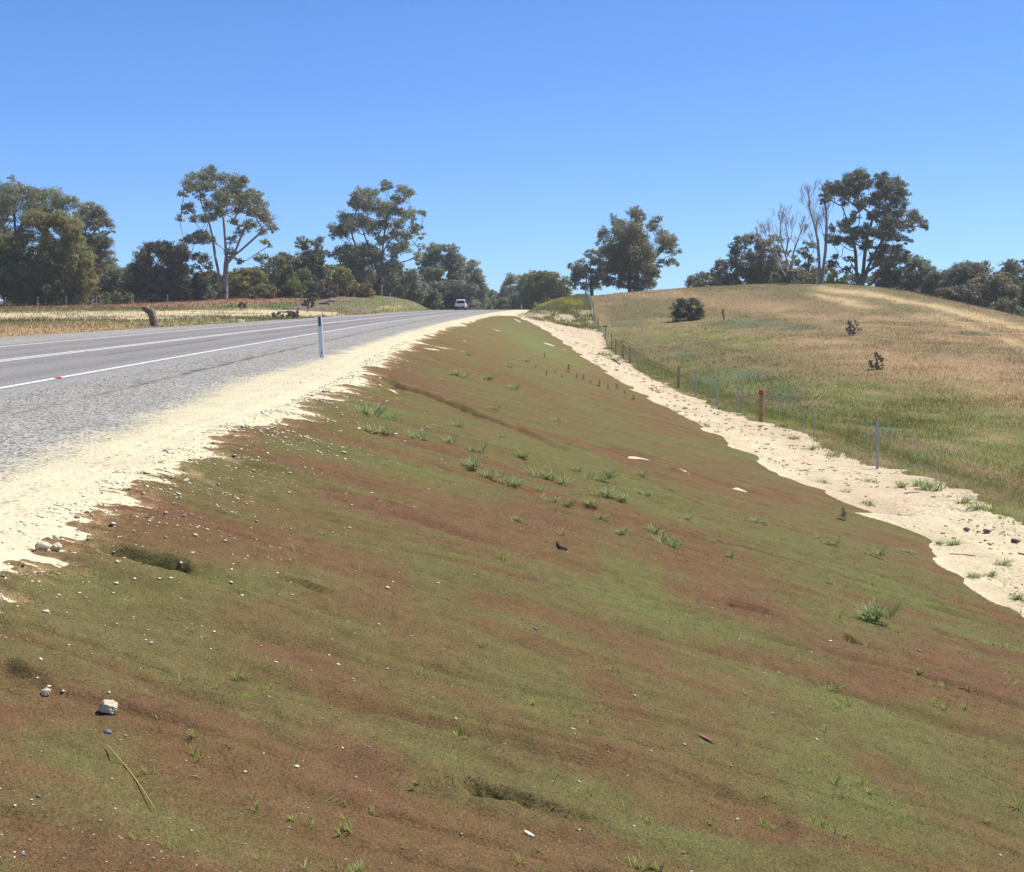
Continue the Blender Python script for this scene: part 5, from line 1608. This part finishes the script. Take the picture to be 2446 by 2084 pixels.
for i, (px, py, w) in enumerate(PE):
    x, y, z = hit(px, py + w * .25); r = w / 2 / F * y
    o = link('pebble', pm[i % 5], M['limestone'], None, (x, y, z + r * .35)); o.scale = (r, r, r); o.rotation_euler = (0, 0, i * 1.7)
    tag(o, PL[i], 'pebble', 'loose limestone pebbles on the embankment')

def pebble_stuff(name, P, r, col, label):
    n = len(P)
    oc = np.array([[1, 0, 0], [0, 1, 0], [-1, 0, 0], [0, -1, 0], [0, 0, .8], [0, 0, -.6], [.72, .7, .25], [-.7, .7, .2], [-.7, -.72, .25], [.7, -.7, .2]], float)
    fcs = np.array([[0, 6, 4], [6, 1, 4], [1, 7, 4], [7, 2, 4], [2, 8, 4], [8, 3, 4], [3, 9, 4], [9, 0, 4], [6, 0, 5], [1, 6, 5], [7, 1, 5], [2, 7, 5], [8, 2, 5], [3, 8, 5], [9, 3, 5], [0, 9, 5]])
    a = rng.uniform(0, 2 * np.pi, n)
    V = oc[None] * (r[:, None, None] * rng.uniform(.7, 1.25, (n, 10, 1))) * rng.uniform(.7, 1.2, (n, 1, 3)) * np.array([1, 1, .75])
    ca, sa = np.cos(a)[:, None], np.sin(a)[:, None]
    V = np.stack([V[..., 0] * ca - V[..., 1] * sa, V[..., 0] * sa + V[..., 1] * ca, V[..., 2]], -1) + P[:, None, :]
    Fc = (fcs[None] + (np.arange(n) * 10)[:, None, None]).reshape(-1, 3)
    o = link(name, make_mesh(name, V.reshape(-1, 3), Fc, np.repeat(col, 10, 0)), M['pebble'])
    return tag(o, label, kind='stuff')

# rubble spilled from the sandy edge, in runs down the slope
n = 6500
Yp = np.exp(rng.uniform(math.log(4.6), math.log(42), n))
run = rng.integers(0, 60, n); Yr = np.exp(rng.uniform(math.log(4.6), math.log(42), 60))
inrun = rng.random(n) < .55
Yp = np.where(inrun, Yr[run] * (1 + rng.normal(0, .004, n)), Yp)
dp = rng.exponential(.33, n) * np.interp(Yp, [5, 10, 20, 42], [1.5, 1.4, .8, .6]) - .2
Xp = C(Yp) + u_hinge(Yp) + dp
Yp = Yp - dp * .04
keep = (dp < 2.5) & (fbm(Xp * .8, Yp * 1.2, 2, 161) > .33) & (micro(Xp, Yp) > -.06) & (rng.random(n) < np.interp(Yp, [5, 7, 9, 14, 20, 42], [.3, .4, 1, 1, .45, .3]))
Xp, Yp = Xp[keep], Yp[keep]; n = len(Xp)
rp = np.minimum(rng.lognormal(math.log(.0085), .5, n), .024) * np.clip(Yp / 12, .8, 1.7)
Zp = surf(Xp, Yp) + rp * .12
cp = np.array([.80, .72, .52]) * rng.uniform(.85, 1.08, n)[:, None]
gy_ = rng.random(n) < .03; cp[gy_] = np.array([.24, .25, .27]) * rng.uniform(.6, 1.2, gy_.sum())[:, None]
pebble_stuff('limestone_rubble', np.c_[Xp, Yp, Zp], rp, cp, 'cream limestone rubble spilled from the sandy edge')
# fine stones sprinkled over the foreground
n = 1000
px = rng.uniform(-150, 2600, n); py = 1150 + 950 * rng.uniform(0, 1, n) ** .8
wgt = np.interp(px, [0, 700, 2446], [1, .55, .28])
k = rng.random(n) < wgt
Xp, Yp = plane_hit(px[k], py[k]); u = Xp - C(Yp)
k = (u > u_hinge(Yp) + .3) & (u < u_toe(Yp) - .3) & (Yp > 2.5) & (micro(Xp, Yp) > -.06)
Xp, Yp = Xp[k], Yp[k]; n = len(Xp)
rp = np.minimum(rng.lognormal(math.log(.0042), .5, n), .013) * np.clip(Yp / 7, .75, 1.8)
cp = np.array([.70, .66, .58]) * rng.uniform(.6, 1.1, n)[:, None]
g = rng.random(n) < .15; cp[g] = np.array([.25, .27, .30]) * rng.uniform(.6, 1.3, g.sum())[:, None]
pebble_stuff('stone_chips', np.c_[Xp, Yp, surf(Xp, Yp) + rp * .15], rp, cp, 'tiny pale stone chips sprinkled on the mulch')
# loose stones on the gravel shoulder
n = 9000
Yp = np.exp(rng.uniform(math.log(5.5), math.log(38), n)); up = rng.uniform(-6.3, -2.75, n)
Xp = up + C(Yp)
rp = np.minimum(rng.lognormal(math.log(.005), .4, n), .013) * np.clip(Yp / 11, .8, 1.8)
t = sst(-4.0, -3.3, up + .5 * (rng.random(n) - .5))
cp = cmix(np.broadcast_to(np.array([.30, .305, .29]), (n, 3)), np.array([.62, .545, .38]), t) * rng.uniform(.5, 1.4, n)[:, None]
k = rng.random(n) < np.where(up > -3.6, .12, 1)
pebble_stuff('shoulder_gravel', np.c_[Xp, Yp, np.full(n, .006)][k], rp[k], np.minimum(cp, .75)[k], 'loose blue grey stones on the road shoulder')

# ----------------------------------------------------------------------------
# grass tufts and seedlings
# ----------------------------------------------------------------------------
def tuft_mesh(seed, nb, spread, hgt, bw, col, var=.25, yellow=.15, droop=.5, nc=1):
    rg = np.random.default_rng(seed); V = []; Fc = []; cc = []
    cen = [(0, 0, 0)] + [(rg.uniform(-.8, .8), rg.uniform(-.5, .5), 0) for _ in range(nc - 1)]
    spread = spread * (1.0 if nc == 1 else .62)
    for i in range(nb):
        a = rg.uniform(0, 2 * math.pi); L = rg.uniform(.5, 1.1); el = rg.uniform(.15, 1.0) ** .7
        d = np.array([math.cos(a), math.sin(a), 0]); side = np.array([-math.sin(a), math.cos(a), 0])
        base = d * rg.uniform(0, .18) * spread + side * rg.normal(0, .06) * spread + np.array(cen[rg.integers(len(cen))])
        c = np.array(col) * rg.uniform(1 - var, 1 + var)
        if rg.random() < yellow: c = np.array([.52, .46, .18]) * rg.uniform(.8, 1.2)
        b0 = len(V)
        for j in range(4):
            t = j / 3
            out = spread * L * (t * (1 - el * .55) + droop * t * t * .25)
            up = hgt * L * el * (t * 1.15 - droop * .45 * t * t)
            w = bw * (1 - t) ** .7 * (.75 + .5 * t)
            p = base + d * out + np.array([0, 0, up])
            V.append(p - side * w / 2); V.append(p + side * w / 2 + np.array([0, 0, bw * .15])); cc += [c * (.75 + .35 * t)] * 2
        for j in range(3): Fc.append((b0 + 2 * j, b0 + 2 * j + 1, b0 + 2 * j + 3, b0 + 2 * j + 2))
    return make_mesh('grass_tuft', np.array(V), np.array(Fc), np.array(cc))

BR = (.34, .42, .08); WE = (.25, .32, .12)
T_small = [tuft_mesh(200 + k, 7 + 2 * k, 1, .85, .085, BR, .25, .2, .5, 1 + k % 2) for k in range(6)]
T_big = [tuft_mesh(220 + k, 34 + 6 * k, 1, .7, .06, (.32, .39, .09), .3, .2, .5, 2 + k) for k in range(4)]
T_weed = [tuft_mesh(240 + k, 70 + 12 * k, 1, .55, .052, WE, .4, .14, .6, 4 + k % 3) for k in range(6)]
T_thin = [tuft_mesh(260 + k, 5 + k, .6, 1.3, .06, (.36, .40, .10), .2, .35, .3) for k in range(3)]
for m_ in T_small + T_big + T_weed + T_thin: m_.materials.append(M['tuft'])
LB = {'s': 'small green grass sprout', 'w': 'grey green weedy clump', 't': 'thin yellowish grass shoots', 'n': 'straggly grass on pale sand', 'b': 'leafy bright green clump'}
GP = {'s': 'grass sprouts on the foreground mulch', 'w': 'weedy clumps on the embankment', 't': 'thin shoots in the mulch', 'n': 'grass clumps on the sand track', 'b': 'leafy clumps in the foreground'}
TUFTS = {
 's': [(432, 1630, 22), (493, 1650, 16), (571, 1672, 14), (588, 1674, 16), (459, 1770, 16), (463, 1798, 18), (547, 1794, 14), (605, 1828, 14), (326, 1998, 22), (409, 2030, 18), (611, 1942, 16), (377, 1727, 12), (772, 1903, 20), (830, 1920, 18), (826, 1960, 14), (735, 1972, 18), (698, 1963, 14), (999, 1876, 20), (1076, 1880, 16),
       (988, 1962, 18), (727, 2070, 16), (863, 2068, 18), (1093, 1782, 16), (1115, 1790, 14), (1171, 1806, 18), (1134, 2042, 22), (1242, 2052, 22), (627, 1650, 14), (1406, 1747, 14), (1376, 1724, 12), (1526, 1840, 14), (1568, 1850, 16), (1771, 1867, 12), (1832, 1931, 14), (1825, 1994, 18), (1551, 1990, 16), (1409, 1906, 14), (1308, 2076, 18),
       (1489, 1950, 12), (2058, 1868, 18), (2075, 1906, 18), (1995, 1888, 22), (2220, 1772, 16), (2270, 1876, 16), (2154, 1975, 16), (2197, 1978, 14), (2071, 1552, 12), (2157, 1556, 12), (2306, 2061, 16), (2071, 2074, 16), (2018, 2077, 16), (1823, 1995, 14), (1830, 1932, 12), (2200, 1614, 14), (2353, 1760, 18), (2387, 1786, 16), (2310, 1648, 16),
       (1201, 1338, 16), (1341, 1288, 14), (2004, 1480, 14), (1868, 1446, 14), (1233, 1250, 18), (2430, 1950, 18), (2360, 1975, 14), (1940, 1850, 12), (1700, 1990, 12), (1650, 2050, 12), (1930, 1700, 10), (1560, 1700, 9), (900, 1780, 10), (1010, 1600, 9), (1150, 1550, 9), (1720, 1560, 9), (1330, 1990, 10), (2410, 1640, 12), (2120, 2050, 14)],
 't': [(564, 1622, 26), (640, 1600, 14), (698, 1622, 16), (755, 1185, 16), (828, 1204, 16), (708, 1338, 24), (700, 1365, 20), (779, 1378, 16), (862, 1376, 18), (840, 1370, 12), (520, 1640, 14), (1620, 1930, 14), (1093, 1840, 14), (1660, 1955, 12), (2100, 1990, 14), (1450, 1690, 10), (920, 1530, 12), (610, 1335, 12), (520, 1495, 12), (1790, 1700, 12), (2240, 1700, 12), (505, 1590, 12), (2290, 1560, 12)],
 'b': [(564, 1625, 24), (885, 1930, 32), (830, 1990, 34), (1985, 1651, 26), (2022, 1681, 26), (2257, 1651, 20), (2227, 1643, 18), (2230, 1691, 20), (2257, 1704, 20), (2303, 1704, 16), (1236, 1252, 20), (1942, 1982, 26), (1962, 1995, 24), (345, 1856, 22)],
 'w': [(1145, 1095, 36), (1125, 1122, 36), (1162, 1144, 34), (1253, 1103, 24), (1236, 1168, 28), (1314, 1154, 38), (1368, 1131, 20), (1426, 1159, 34), (1314, 1205, 28), (1358, 1211, 24), (1409, 1215, 20), (1453, 1198, 34), (1284, 1183, 18), (1527, 1138, 22), (1540, 1191, 24), (1567, 1272, 26), (1615, 1313, 36), (1432, 1243, 20), (1068, 1066, 22), (1007, 1056, 20),
       (1047, 1027, 18), (1098, 1026, 18), (1189, 1046, 16), (898, 1006, 34), (936, 1010, 26), (909, 1037, 36), (990, 1049, 28), (1098, 903, 24), (1156, 906, 20), (1230, 935, 22), (1994, 1315, 26), (2079, 1334, 30), (2167, 1324, 24), (1980, 1392, 16), (2069, 1478, 44), (1807, 1256, 22), (1946, 1293, 16), (2396, 1552, 34), (1255, 866, 16), (1120, 850, 12), (1700, 1290, 20), (1745, 1330, 18), (1640, 1245, 14), (1180, 985, 14), (1330, 1010, 14), (1215, 880, 12), (1480, 1290, 14)],
 'n': [(1970, 1154, 20), (2086, 1153, 14), (2344, 1217, 36), (2310, 1205, 26), (2235, 1175, 28), (2200, 1160, 26), (2079, 1203, 16), (2279, 1302, 24), (2395, 1351, 24), (2364, 1375, 22), (2320, 1378, 18), (2429, 1432, 26), (2024, 1181, 16), (2150, 1165, 24), (1990, 1090, 22), (1935, 1075, 20), (1890, 1050, 16), (2240, 1300, 12), (2390, 1240, 16), (1690, 1020, 10), (1470, 862, 14), (1440, 850, 16), (1500, 868, 12)]}
rx = np.random.default_rng(77)
for _ in range(55):
    px_, py_ = rx.uniform(250, 2440), rx.uniform(1380, 2080)
    TUFTS['s' if rx.random() < .7 else 't'].append((px_, py_, rx.uniform(8, 15)))
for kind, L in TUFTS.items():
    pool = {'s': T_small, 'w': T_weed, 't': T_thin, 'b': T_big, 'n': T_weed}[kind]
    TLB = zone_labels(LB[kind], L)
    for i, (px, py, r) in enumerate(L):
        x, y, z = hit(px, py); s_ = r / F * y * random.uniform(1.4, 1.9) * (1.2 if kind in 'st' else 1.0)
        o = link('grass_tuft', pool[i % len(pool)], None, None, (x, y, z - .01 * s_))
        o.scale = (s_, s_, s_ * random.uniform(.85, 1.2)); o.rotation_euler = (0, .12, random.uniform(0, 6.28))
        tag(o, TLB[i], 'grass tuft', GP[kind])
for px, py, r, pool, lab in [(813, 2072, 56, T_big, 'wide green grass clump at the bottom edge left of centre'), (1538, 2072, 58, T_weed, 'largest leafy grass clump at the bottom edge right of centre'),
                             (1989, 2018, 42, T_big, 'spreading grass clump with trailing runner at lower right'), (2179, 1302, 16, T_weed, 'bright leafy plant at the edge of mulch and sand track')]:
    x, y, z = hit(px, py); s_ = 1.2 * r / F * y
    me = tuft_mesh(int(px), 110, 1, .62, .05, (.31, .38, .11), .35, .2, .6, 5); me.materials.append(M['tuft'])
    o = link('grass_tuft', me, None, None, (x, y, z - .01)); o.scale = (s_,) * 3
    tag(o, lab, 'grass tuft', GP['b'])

def seedling_mesh(seed):
    rg = np.random.default_rng(seed); V = []; Fc = []; cc = []
    for i in range(70):
        t = rg.uniform(.12, 1); a = rg.uniform(0, 6.28); rr_ = .38 * (1.05 - t) ** .6 * rg.uniform(.4, 1)
        p = np.array([math.cos(a) * rr_, math.sin(a) * rr_, t]); d = np.array([math.cos(a), math.sin(a), rg.uniform(-.4, .6)]); d /= np.linalg.norm(d)
        s_ = np.array([-math.sin(a), math.cos(a), 0]); L = .16
        b0 = len(V); V += [p - d * L, p + s_ * L * .35, p + d * L, p - s_ * L * .35]; Fc.append((b0, b0 + 1, b0 + 2, b0 + 3))
        cc += [np.array((.075, .115, .05)) * rg.uniform(.6, 1.4)] * 4
    return make_mesh('leaves', np.array(V), np.array(Fc), np.array(cc))
SM = [seedling_mesh(300 + k) for k in range(3)]
for m_ in SM: m_.materials.append(M['leaf'])
stm = MB(); stm.tube([(0, 0, -.1), (.01, 0, .5), (0, .01, .95)], [.025, .02, .01], 5); stem_me = stm.mesh('stem'); stem_me.materials.append(M['bark'])
SEED = [(1358, 892, 22), (1378, 906, 13), (1394, 908, 14), (1410, 922, 11), (1432, 925, 15), (1452, 935, 13), (1474, 935, 15), (1492, 945, 11), (1514, 954, 13), (1301, 857, 12), (1306, 896, 12), (1326, 893, 11), (1280, 880, 10), (1342, 905, 9)]
for i, (px, py, h) in enumerate(SEED):
    x, y, z = hit(px, py); s_ = h / F * y
    lab = 'tallest dark green tree seedling planted low on the embankment' if i == 0 else 'dark green seedling low on the embankment, ' + ORD[sorted(q[0] for q in SEED).index(px)] + ' of its row from left'
    root = empty('tree_seedling', (x, y, z), lab, 'seedling', 'planted seedlings on the embankment'); root.scale = (s_,) * 3; root.rotation_euler = (0, 0, i)
    link('leaves', SM[i % 3], None, root); link('stem', stem_me, None, root)
x, y, z = hit(2014, 1245); root = empty('tree_seedling', (x, y, z), 'lone leafy green seedling near the sand track corner', 'seedling', 'planted seedlings on the embankment'); s_ = 32 / F * y; root.scale = (s_,) * 3
link('leaves', SM[1], None, root); link('stem', stem_me, None, root)

# ----------------------------------------------------------------------------
# stump, logs, litter
# ----------------------------------------------------------------------------
def knotty(name, paths, mat, seed, rough=.18, k=10):
    """bent wood: tubes with grain and knots, joined"""
    m = MB(); rg = np.random.default_rng(seed)
    for P, rad in paths:
        P = np.array(P, float); n = (len(P) - 1) * 4 + 1
        t = np.linspace(0, len(P) - 1, n)
        Q = np.stack([np.interp(t, np.arange(len(P)), P[:, j]) for j in range(3)], -1); q = np.interp(t, np.arange(len(P)), rad)
        Q[1:-1] = .25 * Q[:-2] + .5 * Q[1:-1] + .25 * Q[2:]
        b0 = len(m.V); m.tube(Q, q, k)
        for i in range(b0, len(m.V)):
            ring = (i - b0) // k; j = (i - b0) % k
            f = 1 + rough * (rg.random() - .5) + rough * 1.2 * math.sin(j * 2.1 + seed)
            c = Q[min(ring, n - 1)]; v = np.array(m.V[i]); m.V[i] = tuple(c + (v - c) * f)
    return m
Ds = 76.0
xs_ = (369 - CX) / F * Ds; zs_ = float(H(np.array([xs_]), np.array([Ds]))[0])
def sp(px, py, dy=0): return ((px - CX) / F * Ds - xs_, dy, CAM_Z - (py - HOR) / F * Ds - zs_)
k = Ds / F
stump = knotty('tree_stump', [([sp(371, 800), sp(371, 778), sp(368, 764), sp(364, 752), sp(358, 743), sp(349, 738), sp(341, 735)], [10.5 * k, 9.5 * k, 9 * k, 8.8 * k, 8.5 * k, 7 * k, 4.5 * k]),
                              ([sp(372, 790, -.1), sp(370, 770, -.12), sp(366, 752, -.12), sp(362, 742, -.05), sp(362, 737)], [6 * k, 6 * k, 6 * k, 6.5 * k, 5 * k]),
                              ([sp(378, 788), sp(386, 780), sp(388, 777)], [4 * k, 3 * k, 1.5 * k])], 'deadwood', 21)
M['stump'] = plain('weathered_stump', (.19, .145, .115), .9, 5, .6, 9, .06)
st = stump.build('tree_stump', M['stump'], None, (xs_, Ds, zs_), smooth=True)
tag(st, 'weathered grey brown leaning tree stump beyond the road', 'stump')
def log_thing(name, label, cat, pts, rad, mat, D, seed):
    px0 = pts[0][0]; x0 = (px0 - CX) / F * D; z0 = float(H(np.array([x0]), np.array([D]))[0])
    P = [((p[0] - CX) / F * D - x0, (p[2] if len(p) > 2 else 0), CAM_Z - (p[1] - HOR) / F * D - z0) for p in pts]
    m = knotty(name, [(P, [r * D / F for r in rad])], mat, seed, .15, 8)
    return tag(m.build(name, M[mat], None, (x0, D, z0), smooth=True), label, cat, 'fallen timber beyond the road')
log_thing('fallen_log', 'long pale fallen log lying on the sandy verge', 'log', [(664, 745), (680, 746), (700, 745), (712, 748)], [1.4, 2, 2, 1.3], 'deadwood', 112, 31)
log_thing('fallen_log', 'upright pale broken branch beside the fallen log', 'log', [(708, 760), (709, 748), (712, 733)], [2, 1.6, 1], 'bark_pale', 110, 32)
log_thing('fallen_log', 'short pale leaning stick right of the broken branch', 'log', [(709, 750), (713, 742), (715, 734)], [1.4, 1.2, .8], 'bark_pale', 111, 33)
log_thing('fallen_log', 'jumbled pale log atop the timber heap by the lone dark bush', 'log', [(778, 722), (790, 718), (801, 719)], [2, 3, 2], 'bark_pale', 138, 34)
log_thing('fallen_log', 'second log crossing the timber heap by the lone dark bush', 'log', [(782, 714, .5), (792, 713, .2), (799, 727)], [1.6, 2, 1.5], 'deadwood', 138, 35)
log_thing('fallen_log', 'darker log at the foot of the timber heap', 'log', [(762, 726), (775, 724), (788, 727)], [2.2, 2.6, 2], 'bark', 137, 36)
S('shrub', 'brown twiggy weeds around the fallen log', 'shrub', TL, 698, 744, 760, 13, 109, (.16, .12, .07), 7, leaf=.14)
S('shrub', 'low olive weeds left of the fallen log', 'shrub', TL, 664, 747, 763, 14, 106, (.15, .14, .06), 6, leaf=.14)
x0 = (575 - CX) / F * 84; me = rock_mesh('rock', .28, .2, .2, 61, 2)
tag(link('rock', me, M['limestone'], None, (x0, 84, float(H(np.array([x0]), np.array([84.]))[0]) + .08)), 'small white rock on the verge past the far shoulder', 'rock')

M['straw'] = plain('dry_straw', (.46, .36, .09), .7)
M['dark_bark'] = plain('dark_bark_strip', (.035, .022, .018), .8, 20, .3)
M['leaf_brown'] = plain('dead_gum_leaf', (.20, .065, .03), .55, 20, .3)
M['litter'] = plain('white_litter', (.68, .68, .64), .6, 20, .1)
M['pinkleaf'] = plain('pale_dry_leaf', (.40, .24, .16), .7, 20, .2)
def lay(name, label, cat, pix, rad, mat, lift=.004, kk=6):
    P = [hit(*p) for p in pix]; o0 = np.array(P[0])
    Q = []
    for a, b in zip(P[:-1], P[1:]):
        for t in np.linspace(0, 1, 6)[:-1]:
            q = np.array(a) * (1 - t) + np.array(b) * t; q[2] = float(surf(q[0], q[1])[0]) + lift + (rad if not hasattr(rad, '__len__') else max(rad)) * .6
            Q.append(q - o0)
    q = np.array(P[-1]); q[2] += lift; Q.append(q - o0)
    r = rad if not hasattr(rad, '__len__') else list(np.interp(np.linspace(0, 1, len(Q)), np.linspace(0, 1, len(rad)), rad))
    m = MB(); m.tube(Q, r, kk)
    return tag(m.build(name, M[mat], None, tuple(o0)), label, cat)
pa = np.array(hit(255, 1780)); pb = np.array(hit(370, 1938)); m = MB()
m.tube([tuple((pb - pa) * t + np.array([.004 * math.sin(t * 3), 0, .022 - .03 * (t - .5) ** 2])) for t in np.linspace(0, 1, 9)], [.0022] * 6 + [.002, .0018, .0014], 6)
tag(m.build('straw_stem', M['straw'], None, tuple(pa)), 'long yellow straw stem lying on the foreground mulch', 'straw')
lay('bark_strip', 'folded dark bark strip bent in a v on the mulch', 'bark', [(1330, 1312), (1337, 1326), (1355, 1330)], [.010, .012, .009], 'dark_bark', .01)
def leaf_thing(px, py, L, w, rot, mat, label, name='dead_leaf', cat='leaf', curl=.25):
    x, y, z = hit(px, py); Lm = L / F * y; wm = w / F * y
    V = []; Fc = []; n = 7
    for i in range(n):
        t = i / (n - 1); ww = wm * math.sin(math.pi * min(max(t, .04), .96)) ** .7
        zc = Lm * curl * (t - .5) ** 2 * 2
        for s_, zz in ((-1, .35), (0, 0), (1, .35)): V.append((Lm * (t - .5), s_ * ww / 2, zc + zz * ww * .5))
    for s_ in range(len(V)): pass
    nV = len(V); V += [(v[0], v[1], v[2] - .0012) for v in V]
    for i in range(n - 1):
        for j in range(2):
            a = i * 3 + j
            Fc.append((a, a + 3, a + 4, a + 1)); Fc.append((nV + a, nV + a + 1, nV + a + 4, nV + a + 3))
    for i in range(n - 1):
        a = i * 3; Fc.append((a, nV + a, nV + a + 3, a + 3)); a = i * 3 + 2; Fc.append((a, a + 3, nV + a + 3, nV + a))
    m = MB(); m.add(V, Fc)
    o = m.build(name, M[mat], None, (x, y, z + .006), smooth=True); o.rotation_euler = (0, .25, rot)
    return tag(o, label, cat)
leaf_thing(1690, 1772, 46, 12, -.5, 'leaf_brown', 'curled red brown dead gum leaf on the mulch')
leaf_thing(1264, 1979, 30, 9, -.6, 'litter', 'white scrap of litter near the bottom of the embankment', 'litter_scrap', 'litter', .1)
leaf_thing(1205, 1802, 12, 8, .9, 'pinkleaf', 'small pink tan dry leaf among foreground sprouts')
leaf_thing(203, 1312, 14, 9, 1.2, 'pinkleaf', 'pinkish dry leaf sticking up by the dark hollow')
leaf_thing(1034, 1679, 14, 5, .1, 'litter', 'tiny white paper scrap on the middle mulch', 'litter_scrap', 'litter', .1)
leaf_thing(1369, 1771, 12, 4, -.2, 'litter', 'thin white sliver of litter near sprouts', 'litter_scrap', 'litter', .1)
lay('twig', 'pale curved dry twig on the foreground mulch', 'twig', [(455, 1855), (468, 1858), (479, 1870)], [.0025, .003, .002], 'pinkleaf', .006)
lay('branch', 'dark broken branch lying on sand by the timber strainer posts', 'branch', [(1461, 859), (1472, 866), (1480, 872)], [.03, .05, .04], 'dark_bark', .02)
lay('branch', 'short dark branch on the sand beside the first dark post', 'branch', [(1440, 835), (1448, 834), (1456, 833)], [.03, .05, .06], 'dark_bark', .02)
lay('branch', 'thin dark twig on the pale sand below the last dropper', 'branch', [(2160, 1180), (2180, 1178), (2197, 1177)], [.008, .009, .006], 'dark_bark', .006)
lay('branch', 'long thin twig lying on sand near the picture edge', 'branch', [(2268, 1325), (2300, 1327), (2330, 1330)], [.006, .008, .006], 'dark_bark', .006)
for i, (px, py, w, lab) in enumerate([(2309, 1262, 20, 'dark clod of earth on the bright sand, bigger one'), (2358, 1265, 22, 'crumbly dark clod right of the bigger clod'), (2335, 1256, 9, 'tiny dark clod between both larger clods'), (2425, 1288, 26, 'flat brown clod at the edge of the sand track'), (1720, 966, 10, 'pale round stone below the steel pickets'), (1735, 972, 12, 'second pale stone below the steel pickets')]):
    M.setdefault('clod', plain('earth_clod', (.14, .10, .07), .95, 30, .4, 40, .01))
    put_rock(px, py, w, lab, 'clod' if 'clod' in lab else 'limestone', (1, .8, .5), seed=80 + i, sub=2, name='earth_clod' if 'clod' in lab else 'rock')

# twig litter and weeds on the sand track
n = 900
Yp = np.exp(rng.uniform(math.log(12), math.log(115), n)); up = u_toe(Yp) + (U_FENCE - u_toe(Yp)) * rng.uniform(.08, 1.02, n)
Xp = up + C(Yp); nn = fbm(Xp * .6, Yp * .35, 3, 171)
k = nn > .44
Xp, Yp = Xp[k], Yp[k]; n = len(Xp)
Zp = H(Xp, Yp) + (.10 * (fbm(Xp * .9, Yp * .7, 3, 81) - .5) + .07 * (fbm(Xp * 3, Yp * 3, 3, 82) - .5))
a = rng.uniform(0, 3.14, n); L = rng.uniform(.012, .06, n) * np.clip(Yp / 25, .7, 2.2); w = rng.uniform(.003, .009, n) * np.clip(Yp / 25, .7, 2.2)
dx = np.c_[np.cos(a) * L, np.sin(a) * L, np.zeros(n)]; dy = np.c_[-np.sin(a) * w, np.cos(a) * w, np.zeros(n)]
B_ = np.c_[Xp, Yp, Zp + .004]; up_ = np.c_[np.zeros(n), np.zeros(n), w * 2 + .006]
V = np.stack([B_ - dx - dy, B_ + dx - dy, B_ + dx + dy, B_ - dx + dy, B_ - dx * .9 + up_, B_ + dx * .9 + up_], 1).reshape(-1, 3)
fq = np.array([[0, 1, 5, 4], [2, 3, 4, 5], [0, 4, 3, 3], [1, 2, 5, 5]])
ft = np.array([[0, 1, 5], [0, 5, 4], [2, 3, 4], [2, 4, 5], [3, 0, 4], [1, 2, 5]])
Fc = (ft[None] + (np.arange(n) * 6)[:, None, None]).reshape(-1, 3)
cc = np.repeat(np.array([.15, .11, .07]) * rng.uniform(.5, 1.8, n)[:, None], 6, 0)
tag(link('twig_litter', make_mesh('twig_litter', V, Fc, cc), M['pebble']), 'dark twigs and bark bits littering the sand track', kind='stuff')

# ----------------------------------------------------------------------------
# thin haze volume, added to lift the dark tree tones
# ----------------------------------------------------------------------------
hz = MB(); hz.box(-260, 260, -60, 420, -12, 32)
hm = bpy.data.materials.new('haze_air'); hm.use_nodes = True
ht = hm.node_tree
for n_ in list(ht.nodes):
    if n_.type != 'OUTPUT_MATERIAL': ht.nodes.remove(n_)
pv = ht.nodes.new('ShaderNodeVolumePrincipled')
pv.inputs['Color'].default_value = (.95, .96, .95, 1)
pv.inputs['Density'].default_value = 0.00034
pv.inputs['Anisotropy'].default_value = 0.3
ht.links.new(pv.outputs[0], [n_ for n_ in ht.nodes if n_.type == 'OUTPUT_MATERIAL'][0].inputs['Volume'])
ho = hz.build('haze', hm); ho['kind'] = 'stuff'
